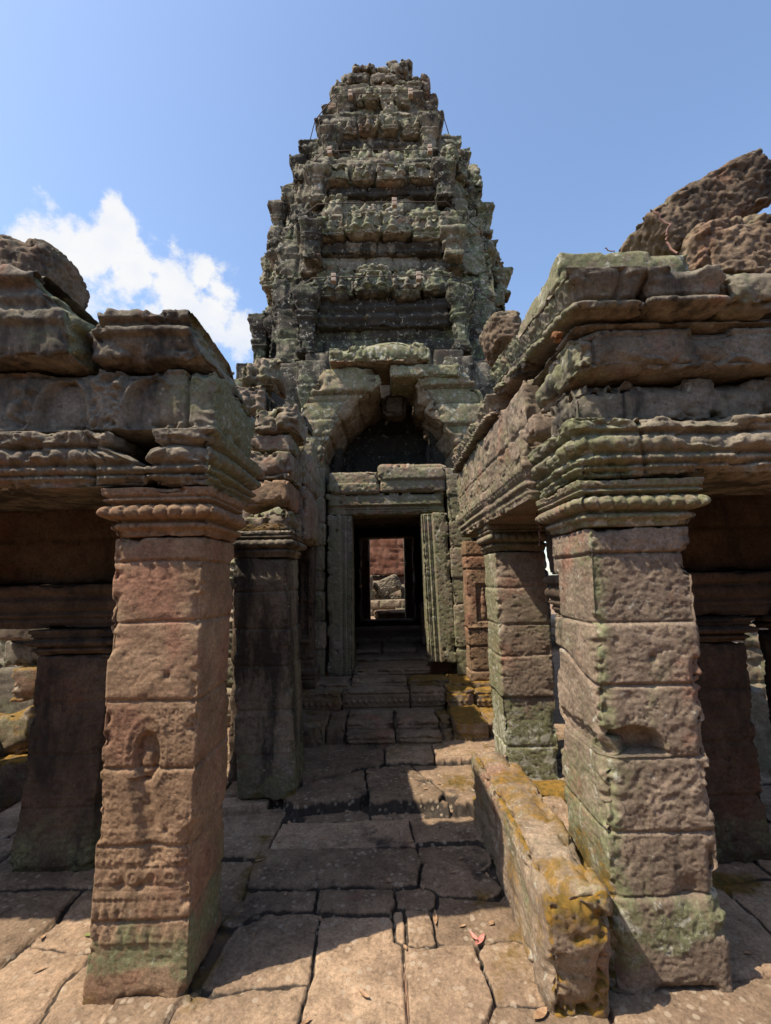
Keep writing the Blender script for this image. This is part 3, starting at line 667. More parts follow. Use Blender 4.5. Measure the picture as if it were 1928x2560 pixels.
make('frieze', geo((.90, 2.06, 2.302), (X1, 2.6, 2.525), .0075, r=.02, relief=blindR, amp=.012, chip=.06, chipw=.06, seed=42, mas=masonry([], 1.0, 15, depth=.024, gw=.010, off=.014), lich=.3, dark=.2), M_cold, tR)
def bandR(P, n):
    u, z, m = side(P, n)
    a = sum(np.exp(-((np.hypot((u - c) / .078, (z - 2.50) / .075) - 1) / .14) ** 2) * .012 * (z > 2.5) for c in (1.24, 1.63, 2.05, 2.45))
    b = sum((np.hypot((u - c) / .07, (z - 2.50) / .07) < 1) * -.012 for c in (1.24, 1.63, 2.05, 2.45))
    return (a + b + foliage(P, 12, .003, 22)) * m + .01 * (z > 2.70)
make('plain_band', geo((.885, 1.97, 2.528), (X1, 2.6, 2.72), .0065, r=.03, relief=bandR, amp=.010, chip=.045, chipw=.05, seed=43, lich=lR, dark=.12, mas=masonry([], 1.25, 16, depth=.022, gw=.010, off=.012)), M_cold, tR)
make('fillet_moulding', geo((.90, 1.98, 2.722), (X1, 2.6, 2.785), .0075, r=.02, amp=.006, chip=.02, seed=44, prof=profile([(0, .03, 't', .0, .022), (.03, .065, 'f', -.02, -.03)]), dark=.2), M_cold, tR)
tilt = lambda k, y0: (lambda P: (P.__setitem__((slice(None), 2), P[:, 2] + k * (P[:, 1] - y0)), P)[1])
cprof = profile([(0, .05, 't', -.02, .015), (.05, .065, 'f', -.03, -.03), (.065, .185, 'c', -.015, .03), (.185, .21, 't', .02, .04)])
def cornR(P, n):
    u, z, m = side(P, n); w = .45 + .55 * wear(P, .36, .6, 4, 27)
    zz = z
    return (rosettes(u, zz, 2.785, .022, .085, .008) + scrolls(u, zz, .075, .009, 3, 2.1) * (zz > 2.83) * (n[:, 0] < -.5) + foliage(P, 13, .005, 28) * (zz > 2.83)) * m * w
make('cornice', [geo((.84, 1.87, 2.76), (1.17, 3.30, 2.955), (.007, .008, .0065), r=.012, prof=cprof, relief=cornR, amp=.010, chip=.035, seed=45, warp=tilt(.15, 1.9), lich=lR, mas=masonry([], .62, 26, depth=.022, gw=.010)),
     geo((1.178, 1.86, 2.765), (1.52, 2.6, 2.95), .0075, r=.02, prof=cprof, relief=cornR, amp=.012, chip=.04, seed=46, dark=.15),
     geo((1.527, 1.88, 2.77), (1.80, 2.6, 2.94), .0085, r=.05, amp=.02, chip=.06, seed=47, relief=lambda P, n: foliage(P, 10, .012, 6), lich=.3),
     geo((1.81, 1.9, 2.77), (X1, 2.6, 2.93), .014, r=.05, amp=.02, chip=.06, seed=48)], M_cold, tR)
def side_arch(P, n):
    u, z, m = side(P, n); w = .35 + .65 * wear(P, .34, .56, 4, 81)
    d = beads(u, z, 2.075, .010, .024, .008) + beads(u, z, 2.125, .013, .03, .009) + petals(u, z, 2.18, 2.26, .06, .008)
    d = d - .012 * np.exp(-((z - 2.10) / .008) ** 2) - .014 * np.exp(-((z - 2.155) / .009) ** 2)
    return d * m * w
make('side_architrave', geo((.805, 2.57, 2.03), (1.28, 4.98, 2.29), (.03, .0075, .006), r=.01, prof=profile([(0, .06, 'f', 0, .004), (.06, .12, 'f', .008, .02), (.12, .17, 'f', .022, .03), (.17, .261, 'f', .036, .045)]),
     relief=side_arch, amp=.010, chip=.03, seed=49, lich=lambda P, n: .3 + .3 * ss(P[:, 1], 3.4, 4.6), mas=masonry([], .95, 31, depth=.022, gw=.010, off=.008)), M_lich, tR)
def side_frieze(P, n):
    u, z, m = side(P, n); w = .4 + .6 * wear(P, .36, .6, 3, 83)
    d = arch_niche(u, z, 3.05, 2.36, .10, .26, .012, .03, .36) * w + foliage(P, 11, .012, 84) * w * (ss(np.abs(cell(u - 3.05, .36)), .06, .09))
    d = d + .02 * (fbm(P, (6, 3, 2.2), 3, 85) - .5) * 2
    return d * m
make('side_frieze', [geo((.84, 2.62, 2.292), (1.3, 5.3, 2.80), (.03, .009, .0085), r=.02, relief=side_frieze, amp=.016, chip=.04, seed=51, lich=lambda P, n: .2 + .35 * ss(P[:, 1], 3.6, 5), mas=masonry([2.50], .85, 32, depth=.014, gw=.008), dark=-.1),
     geo((.80, 2.42, 2.36), (1.2, 2.60, 2.50), .009, r=.04, amp=.02, chip=.05, seed=52, warp=None)], M_lich, tR)
make('side_cornice', geo((.80, 3.32, 2.802), (1.3, 5.25, 2.98), (.03, .009, .0075), r=.02, prof=cprof, relief=lambda P, n: (beads(P[:, 1], P[:, 2], 2.84, .02, .05, .016) + foliage(P, 14, .012, 87)) * side(P, n)[2], amp=.014, chip=.05, seed=53, lich=.35, warp=tilt(.0, 3)), M_lich, tR)
make('side_fillet', geo((.845, 2.6, 2.80), (1.3, 3.31, 2.90), .012, r=.02, amp=.012, chip=.03, seed=54, warp=tilt(.15, 2.3), dark=.2), M_lich, tR)
make('rear_architrave', geo((1.15, 2.87, 1.342), (X1 + .3, 3.28, 1.61), .013, r=.01, prof=arch_prof(.27), amp=.006, seed=55), M_dark, tR)
make('half_vault', [geo((1.15, 2.92, 1.612), (X1 + .3, 3.34, 2.2), .018, amp=.01, chip=.02, seed=56, mas=masonry([1.9, 2.1], .55, 35)),
     geo((1.32, 2.58, 2.13), (X1 + .3, 3.4, 2.36), .03, amp=.01, seed=57), geo((1.3, 3.38, 2.2), (X1, 5.3, 2.5), .05, amp=.02, seed=58)], M_dark, tR)
make('end_wall', geo((X1 + .004, 1.95, -.05), (3.5, 2.7, 2.75), .05, amp=.02, seed=59, mas=masonry([.4, .8, 1.2, 1.6, 2.0, 2.4], .6, 38, gw=.02)), M_dark, tR)

loose('roof_slab', 'flat mossy slab lying on the corner of the right cornice', 'stone slab',
      geo((.84, 2.02, 2.985), (1.50, 2.74, 3.165), .010, r=.025, amp=.012, chip=.035, seed=61, warp=lambda P: (P.__setitem__((slice(None), 0), P[:, 0] + .10 * (P[:, 2] - 3.0)), P)[1], lich=.8, dark=-.1), M_moss if False else M_lich)
loose('laterite_boulder', 'long pitted laterite block tilted up against the sky on the right roof', 'boulder', lump((1.775, 2.30, 3.545), .375, .18, .15, 32, res=.008, k=.032, rot=.50, pw=.32, tint=.25), M_later)
loose('laterite_boulder', 'squat pitted boulder wedged under the tilted laterite block', 'boulder', lump((1.81, 2.20, 3.165), .25, .19, .20, 33, res=.008, k=.04, rot=.10, pw=.40, tint=.85), M_later)
loose('laterite_boulder', 'dark boulder at the right edge, right of the squat pitted boulder', 'boulder', lump((2.22, 2.2, 3.10), .17, .2, .18, 34, k=.06), M_later)
loose('laterite_boulder', 'small reddish pitted rock sticking out at the far end of the right cornice', 'boulder', lump((.90, 3.22, 3.36), .14, .20, .165, 35, k=.03, rot=.2), M_later)
loose('rubble_stone', 'small flat rubble stone packed below the squat pitted boulder', 'rubble', lump((1.62, 1.98, 2.985), .11, .08, .045, 36, k=.03), M_later)
loose('clay_nest', 'fist-sized brown clay insect nest stuck under the right cornice', 'insect nest', lump((.835, 2.05, 2.73), .027, .027, .027, 37, res=.004, k=.004, pw=.95), M_nest)
# ------------------------------------------------------------------ stairs up to the doorway
tS = thing('stone_staircase', 'worn moulded stone steps rising to the temple doorway', 'stairs', (.05, 4.9, .09))
def step_rel(z0, z1, kind, seed):
    h = z1 - z0
    def f(P, n):
        u, z, m = side(P, n); w = .7 + .3 * wear(P, .34, .56, 5, seed); d = 0
        if kind == 'lotus':
            d = beads(u, z, z0 + .62 * h, .020, .062, .016) + beads(u, z, z0 + .20 * h, .014, .032, .010) - .016 * np.exp(-((z - z0 - .40 * h) / .010) ** 2) - .014 * np.exp(-((z - z0 - .84 * h) / .008) ** 2)
        elif kind == 'bead':
            d = beads(u, z, z0 + .45 * h, .014, .03, .010) - .012 * np.exp(-((z - z0 - .8 * h) / .008) ** 2)
        elif kind == 'petal':
            d = petals(u, z, z0 + .1 * h, z0 + .5 * h, .05, .010) - .016 * np.exp(-((z - z0 - .58 * h) / .010) ** 2) - .010 * np.exp(-((z - z0 - .8 * h) / .006) ** 2)
        return d * m * w - .014 * np.exp(-(P[:, 2] - z1) ** 2 / .02 ** 2) * ss(fbm(P, 3, 3, seed + 1), .35, .7)
    return f
def step(x0, x1, y0, y1, z0, z1, kind, seed, mat=None, **k):
    return make('step', geo((x0, y0, z0), (x1, y1, z1), (.009, .02, .0075) if kind else .012, r=.022, amp=.008, chip=.035, chipw=.045, f=5, seed=seed, relief=step_rel(z0, z1, kind, seed), **k), mat or M_step, tS)
step(-.415, .05, 4.41, 4.66, .02, .207, 'petal', 101); step(.055, .475, 4.40, 4.66, .02, .213, 'petal', 102); step(.48, .60, 4.44, 4.66, .02, .20, '', 103, moss=.4)
step(-1.0, -.60, 4.42, 5.10, .02, .30, '', 104, moss=.35, dark=.2); step(-.595, -.42, 4.50, 5.10, .02, .265, '', 105, moss=.3, dark=.2)
step(-.415, .04, 4.62, 5.12, .05, .272, 'bead', 106); step(.045, .47, 4.61, 5.12, .05, .274, 'bead', 107); step(.475, .60, 4.63, 5.12, .05, .268, 'bead', 108, moss=.7)
step(.605, .915, 4.47, 5.12, .02, .300, 'petal', 109, M_moss, moss=1.0); step(.92, 1.25, 4.55, 5.12, .02, .28, '', 110, M_moss, moss=.6)
step(-1.15, -.50, 4.98, 5.35, .15, .455, 'lotus', 111, moss=.45); step(-.495, .22, 5.05, 5.35, .15, .462, 'lotus', 112); step(.225, .60, 5.06, 5.35, .15, .458, 'lotus', 113, moss=.2)
step(.605, .90, 5.0, 5.35, .15, .468, 'lotus', 114, M_moss, moss=1.0); step(.905, 1.25, 5.03, 5.35, .15, .45, 'lotus', 115, M_moss, moss=.9)
step(-1.15, -.42, 5.16, 5.62, .3, .515, 'bead', 116, moss=.2); step(-.415, .20, 5.25, 5.62, .3, .524, 'bead', 117, moss=.1); step(.205, .66, 5.26, 5.62, .3, .52, 'bead', 118, moss=.8); step(.665, 1.2, 5.16, 5.62, .3, .50, '', 119, M_moss, moss=.9)
step(-.42, .50, 5.53, 6.12, .4, .583, 'petal', 120, moss=.25)

# ------------------------------------------------------------------ doorway
tD = thing('temple_doorway', 'stone doorway with fluted green-lichened jambs and a broken lintel course', 'doorway', (.03, 5.6, .5))
def flute(xin, sgn):
    def f(P, n):
        q = (P[:, 0] - xin) * sgn; d = np.zeros(len(P))
        for c, w, k in ((.022, .008, -.014), (.046, .006, -.012), (.066, .010, -.018), (.098, .006, -.010), (.120, .012, -.020)):
            d = d + k * np.exp(-((q - c) / w) ** 2)
        d = d + .02 * ss(q, .13, .145)
        for hz in (.78, 2.2): d = d - .03 * np.exp(-(((q - .19) ** 2 + (P[:, 2] - hz) ** 2) / .016 ** 2))
        return d * (n[:, 1] < -.6) + .004 * (fbm(P, (40, 40, 4), 3, 8) - .5)
    return f
def leanx(k, z0): return lambda P: (P.__setitem__((slice(None), 0), P[:, 0] + k * (P[:, 2] - z0)), P)[1]
make('door_jamb', geo((-.705, 5.58, .50), (-.412, 5.98, 2.392), (.006, .02, .010), r=.012, amp=.006, chip=.02, seed=131, relief=flute(-.412, -1), lich=.62, dark=.05), M_cold, tD)
make('door_jamb', geo((.475, 5.56, .635), (.79, 5.98, 2.392), (.006, .02, .010), r=.012, amp=.006, chip=.02, seed=132, relief=flute(.475, 1), lich=.68, warp=leanx(-.024, .63), dark=-.15), M_lich, tD)
def lintel_rel(P, n):
    z = P[:, 2]; d = 0; ins = ss(P[:, 0], -.52, -.49) * (1 - ss(P[:, 0], .52, .55))
    for c, w, k in ((2.412, .006, -.012), (2.432, .006, -.012), (2.455, .010, -.018), (2.49, .008, -.016)): d = d + k * np.exp(-((z - c) / w) ** 2)
    d = d * ins + .03 * ss(z, 2.50, 2.515) - .03 * np.exp(-(((P[:, 0] + .55) ** 2 + (z - 2.54) ** 2) / .018 ** 2))
    return d * (n[:, 1] < -.6)
make('lintel', geo((-.725, 5.59, 2.395), (.735, 6.0, 2.655), (.01, .02, .0065), r=.018, amp=.010, chip=.035, seed=133, relief=lintel_rel, lich=.6, dark=.05), M_lich, tD)
make('lintel_course', geo((-.70, 5.54, 2.66), (-.075, 5.98, 2.93), .010, r=.03, amp=.018, chip=.05, seed=134, lich=.5, relief=lambda P, n: .02 * (P[:, 2] < 2.78) - .012 * np.exp(-(((cell(P[:, 0], .28)) ** 2 + (P[:, 2] - 2.73) ** 2) / .012 ** 2))), M_lich, tD)
make('lintel_course', geo((-.06, 5.52, 2.66), (.745, 5.98, 2.99), .010, r=.03, amp=.016, chip=.045, seed=135, lich=.5, relief=lambda P, n: .03 * ss(P[:, 2], 2.8, 2.83)), M_lich, tD)
qz = [.82, 1.12, 1.48, 1.72, 2.02, 2.30, 2.62]
make('quoin_wall', geo((-1.0, 5.50, .48), (-.74, 6.2, 2.98), (.010, .02, .010), r=.015, amp=.008, chip=.025, seed=136, mas=masonry(qz, 0, 61, depth=.02, gw=.009, off=.012), lich=.45), M_cold, tD)
make('quoin_wall', geo((.79, 5.50, .50), (1.06, 6.2, 2.95), (.010, .02, .010), r=.015, amp=.008, chip=.025, seed=137, mas=masonry([.80, 1.3, 1.6, 1.98, 2.3, 2.6], 0, 62, depth=.02, gw=.009, off=.012), lich=.62, dark=-.2, warp=leanx(-.02, .6)), M_lich, tD)
make('inner_lintel', geo((-.9, 6.02, 2.36), (.95, 6.35, 2.99), .03, amp=.01, seed=138), M_dark, tD)

# carved niche walls either side
def devata(xc, z0, z1):
    def f(P, n):
        u, z, m = side(P, n); x = P[:, 0]; f_ = (n[:, 1] < -.7) * 1.
        ins = (np.abs(x - xc) < .075) * ss(z, z0, z0 + .01) * (1 - ss(z, z1 - .01, z1)) * f_
        q = lambda cx, cz, rx, rz: np.sqrt(np.maximum(0, 1 - ((x - xc - cx) / rx) ** 2 - ((z - cz) / rz) ** 2))
        h = z1 - z0
        b = np.maximum.reduce([q(0, z0 + .25 * h, .035, .24 * h), q(0, z0 + .55 * h, .03, .15 * h), q(0, z0 + .74 * h, .02, .07 * h), q(0, z0 + .85 * h, .014, .07 * h)])
        return ins * (-.035 + .03 * b + foliage(P, 22, .010, 91) * (b < .05)) + .01 * scrolls(u, z, .05, .5, 1) * f_ * ((z < z0) & (z > z0 - .3)) * 1. \
            + f_ * .02 * np.exp(-((z - z0 + .06) / .02) ** 2)
    return f
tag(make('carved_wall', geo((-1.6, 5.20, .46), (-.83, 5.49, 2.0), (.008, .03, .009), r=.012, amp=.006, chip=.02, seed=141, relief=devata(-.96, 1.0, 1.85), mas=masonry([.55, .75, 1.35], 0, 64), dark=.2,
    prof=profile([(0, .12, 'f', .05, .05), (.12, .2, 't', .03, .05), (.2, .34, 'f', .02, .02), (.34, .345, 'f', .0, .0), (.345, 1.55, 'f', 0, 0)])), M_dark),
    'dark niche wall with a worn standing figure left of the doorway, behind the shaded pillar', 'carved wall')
tag(make('carved_wall', geo((.885, 5.20, .46), (1.7, 5.49, 2.02), (.008, .03, .009), r=.012, amp=.006, chip=.02, seed=142, relief=devata(1.07, 1.12, 1.54), mas=masonry([.6, .86, 1.05, 1.7, 1.85], 0, 65, depth=.02),
    lich=.1, moss=lambda P, n: .8 * (1 - ss(P[:, 2], .4, .6))), M_warm),
    'sunlit niche wall with a deep-cut foliage panel right of the doorway', 'carved wall')

# ------------------------------------------------------------------ ruined wall above the shaded pillar
tB = thing('ruined_wall', 'ragged stacked-block wall on top of the shaded left pillar, running back to the doorway', 'ruined wall', (-.95, 4.4, 2.0))
fl = lambda k: (lambda P, n: .45 + .3 * (n[:, 2] > .5) - k * (n[:, 0] > .7))
def blk(x0, x1, y0, y1, z0, z1, seed, mat=M_cold, amp=.022, chip=.06, res=.011, **k):
    return geo((x0, y0, z0), (x1, y1, z1), res, r=.03, amp=amp, chip=chip, chipw=.07, f=4, seed=seed, **k)
make('stone_block', blk(-1.30, -.77, 3.62, 4.25, 2.005, 2.21, 151, lich=fl(0), warp=lambda P: (P.__setitem__((slice(None), 2), P[:, 2] - .10 * ss(-P[:, 0], .85, 1.25) * (P[:, 2] > 2.12)), P)[1], relief=lambda P, n: -.02 * np.exp(-(((P[:, 0] + .86) ** 2 + (P[:, 2] - 2.13) ** 2) / .018 ** 2))), M_lich, tB)
make('stone_block', blk(-1.25, -.80, 3.72, 4.25, 2.215, 2.445, 152, dark=-.2, amp=.012, chip=.04), M_warm, tB)
make('stone_block', blk(-1.32, -.785, 3.74, 4.3, 2.45, 2.70, 153, lich=fl(.1)), M_lich, tB)
make('stone_block', blk(-1.20, -.79, 3.80, 4.2, 2.705, 2.86, 154, lich=fl(0)), M_lich, tB)
def rel_b(P, n):
    u, z, m = side(P, n); x = P[:, 0]
    q = lambda cx, cz, rx, rz: np.sqrt(np.maximum(0, 1 - ((x - cx) / rx) ** 2 - ((z - cz) / rz) ** 2))
    return (.05 * np.maximum(q(-.83, 2.97, .10, .10), q(-.80, 3.08, .07, .05)) + foliage(P, 9, .012, 33) - .03 * np.exp(-((x + .93) / .02) ** 2)) * (n[:, 1] < -.5)
make('stone_block', blk(-1.14, -.73, 3.76, 4.3, 2.865, 3.10, 155, lich=fl(0), relief=rel_b), M_lich, tB)
def vertwear(P, n): return .02 * (fbm(P, (9, 9, 2.2), 3, 95) - .5) * 2 + .01 * (fbm(P, (20, 20, 6), 3, 96) - .5)
make('side_course', [geo((-1.35, 4.26, 1.985), (-.745, 4.98, 2.50), .012, r=.03, amp=.02, chip=.06, seed=156, relief=vertwear, lich=.15),
     geo((-1.35, 4.31, 2.505), (-.76, 5.3, 2.92), .012, r=.03, amp=.03, chip=.08, seed=157, relief=vertwear, lich=.3, mas=masonry([2.7], .6, 71, depth=.02)),
     geo((-1.35, 4.99, 2.0), (-.79, 5.5, 2.50), .014, r=.03, amp=.02, chip=.06, seed=158, relief=vertwear, lich=.3),
     geo((-1.35, 5.2, 2.925), (-.82, 5.52, 3.25), .014, r=.04, amp=.03, chip=.08, seed=159, lich=.45),
     geo((-1.40, 4.32, 2.925), (-.95, 4.69, 3.12), .014, r=.04, amp=.02, chip=.06, seed=160, lich=.3)], M_lich, tB)
def figblk(zc):
    def f(P, n):
        u, z, m = side(P, n)
        return (figures(P[:, 0] - .02, z, zc - .12, .15, .26, .05) + foliage(P, 11, .02, 36)) * (n[:, 1] < -.3) + .01 * (fbm(P, 9, 3, 3) - .5)
    return f
make('sun_blocker_wall', geo((-1.29, 3.88, -.05), (-1.11, 5.15, 2.02), .03, amp=.015, chip=.04, seed=164, mas=masonry([.4, .8, 1.2, 1.6], .5, 74)), M_dark, tB)  # added wall hidden behind the pillar, keeps sun off the steps
loose('carved_block', 'lower of two carved antefix blocks beside the tower foot on the left', 'carved block', blk(-1.46, -1.16, 4.22, 4.6, 3.13, 3.52, 161, relief=figblk(3.33), lich=.2, amp=.03, chip=.09), M_lich)
loose('carved_block', 'round-topped upper one of two carved antefix blocks beside the tower foot', 'carved block', blk(-1.42, -1.02, 4.32, 4.75, 3.53, 3.84, 162, relief=figblk(3.68), lich=.35, amp=.035, chip=.14), M_lich)
loose('stone_block', 'dark block sloping down to the right against the carved antefix blocks', 'stone block',
      blk(-1.13, -.76, 4.32, 4.8, 3.14, 3.48, 163, dark=.35, warp=lambda P: (P.__setitem__((slice(None), 2), P[:, 2] - .75 * np.clip(P[:, 0] + 1.1, 0, 1) * ss(P[:, 2], 3.2, 3.4)), P)[1]), M_cold)

# ------------------------------------------------------------------ porch vault
tV = thing('porch_vault', 'broken corbelled vault gaping above the doorway, capped with flat lichened slabs', 'vault', (.08, 5.7, 2.95))
def curve(pts):
    p = np.array(pts, float); L = np.concatenate([[0], np.cumsum(np.hypot(*np.diff(p, axis=0).T))]); L /= L[-1]
    return lambda s: np.stack([np.interp(s, L, p[:, 0]), np.interp(s, L, p[:, 1])], -1)
def vault(inn, out, y0, y1, seed, joints, flip):
    A, B = curve(inn), curve(out)
    def w(P):
        s = np.clip(P[:, 0], -.02, 1.02); t = P[:, 2] / .4
        q = A(s) * (1 - t[:, None]) + B(s) * t[:, None]
        return np.stack([q[:, 0], P[:, 1], q[:, 1]], 1).astype(np.float32)
    def rel(P, n):
        d = np.zeros(len(P)); s = P[:, 0] + .02 * (vn(P, 8, seed) - .5)
        tt = np.clip(P[:, 2] / .4, 0, 1); zz = A(np.clip(P[:, 0], 0, 1))[:, 1] * (1 - tt) + B(np.clip(P[:, 0], 0, 1))[:, 1] * tt + .02 * (vn(P, 5, seed) - .5)
        for j in joints: d = d - .022 * np.exp(-((zz - j) / .010) ** 2) - .007 * np.exp(-((zz - j) / .03) ** 2)
        for k, (a, b) in enumerate(zip([0] + joints, joints + [9])): d = d + ((zz > a) & (zz < b)) * (.11 * (_hash(np.array([k * 7]), np.array([seed]), np.array([3]), 5)[0] - .5)) * (np.abs(n[:, 1]) > .6)
        d = d + (n[:, 2] < -.6) * .07 * (fbm(P, (5, 2.0, 5), 4, seed + 3, .6) - .5) * 2
        return d
    g = geo((0, y0, 0), (1, y1, .4), (.010, .022, .016), r=.02, amp=.022, chip=.07, chipw=.07, seed=seed, relief=rel, warp=w,
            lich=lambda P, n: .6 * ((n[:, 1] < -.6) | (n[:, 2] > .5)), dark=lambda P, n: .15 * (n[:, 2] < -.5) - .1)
    if flip: g['Q'] = g['Q'][:, ::-1]
    return g
make('vault_side', vault([(-.78, 2.90), (-.75, 3.28), (-.58, 3.55), (-.34, 3.82), (-.13, 3.99), (-.02, 4.10)], [(-1.19, 2.90), (-1.14, 3.4), (-1.03, 3.84), (-.72, 4.24), (-.38, 4.28), (-.10, 4.29)], 5.56, 6.80, 171, [3.18, 3.40, 3.62, 3.86, 3.96], False), M_vault, tV)
make('vault_side', vault([(.90, 2.90), (.87, 3.26), (.70, 3.58), (.49, 3.86), (.42, 3.98), (.38, 4.08)], [(1.38, 2.90), (1.36, 3.5), (1.26, 3.92), (1.17, 4.03), (.97, 4.24), (.63, 4.25)], 5.55, 6.80, 172, [3.25, 3.52, 3.80, 4.02], True), M_vault, tV)
make('capstone', geo((-.68, 5.40, 4.30), (.60, 6.15, 4.50), .012, r=.025, amp=.02, chip=.06, chipw=.08, seed=173, lich=lambda P, n: .9 * (n[:, 2] > -.3), warp=lambda P: (P.__setitem__((slice(None), 2), P[:, 2] + .12 * np.exp(-((P[:, 0] - .1) / .4) ** 2) * (P[:, 2] > 4.40)), P)[1], dark=-.2), M_vault, tV)
make('capstone', geo((.09, 5.46, 4.12), (.98, 6.2, 4.295), .012, r=.025, amp=.014, chip=.05, seed=174, lich=.7, dark=-.2), M_vault, tV)
make('keystone', geo((-.02, 6.05, 3.84), (.32, 6.4, 4.16), .012, r=.09, amp=.03, chip=.09, seed=175, tint=.4, dark=.05), M_dark, tV)

# ------------------------------------------------------------------ tower
YC = 8.5
tT = thing('temple_tower', 'tall tapering ruined stone temple tower with stacked carved tiers and a crumbled crown', 'tower', (.03, YC, .4))
XC = .03
def tbox(hx, hy, z0, z1, **k):
    return geo((XC - hx, YC - hy, z0), (XC + hx, YC + hy, z1), k.pop('res', .028), **k)
def tower_rel(seed, k=1.):
    def f(P, n): return foliage(P, 6, .016 * k, seed) * wear(P, .4, .6, 2, seed + 1) + .035 * k * (fbm(P, (2.5, 2.5, 4), 4, seed + 2) - .5) * 2
    return f
def tmas(z0, z1, n, wid, seed): return masonry(list(np.linspace(z0, z1, n + 1)[1:-1]), wid, seed, depth=.035, gw=.016, off=.026, dt=.55, wob=.02)
TW = lambda z: 0
TIERS = [(4.86, 5.84, 6.20, 6.45, 2.25, 1.08), (6.40, 6.83, 7.20, 7.66, 2.22, 1.02), (7.60, 8.05, 8.37, 8.85, 1.99, .96), (8.78, 9.30, 9.63, 10.03, 1.66, .80), (9.95, 10.38, 10.72, 11.05, 1.22, .60)]
tl = lambda P, n: .30 + .35 * (n[:, 2] > .4) + .35 * ss(P[:, 0], .9, 1.5) - .2 * (n[:, 2] < -.3)
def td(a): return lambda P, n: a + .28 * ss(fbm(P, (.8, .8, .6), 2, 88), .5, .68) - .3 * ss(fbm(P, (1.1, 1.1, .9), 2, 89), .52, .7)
def uneven(k, seed, f=3., n=5):       # jagged broken top
    def w(P):
        top = P[:, 2].max(); b = P[:, 2].min(); t = ss((P[:, 2] - b) / (top - b), .35, 1.)
        q = np.stack([P[:, 0], P[:, 1], P[:, 0] * 0], 1)
        P[:, 2] -= t * k * np.round(fbm(q, f, 3, seed) * n) / n; return P
    return w
rngT = np.random.RandomState(8)
BOX = lambda axn, a, b, e, i: {0: ((a, -e), (b, -i)), 1: ((a, i), (b, e)), 2: ((-e, a), (-i, b)), 3: ((i, a), (e, b))}[axn]
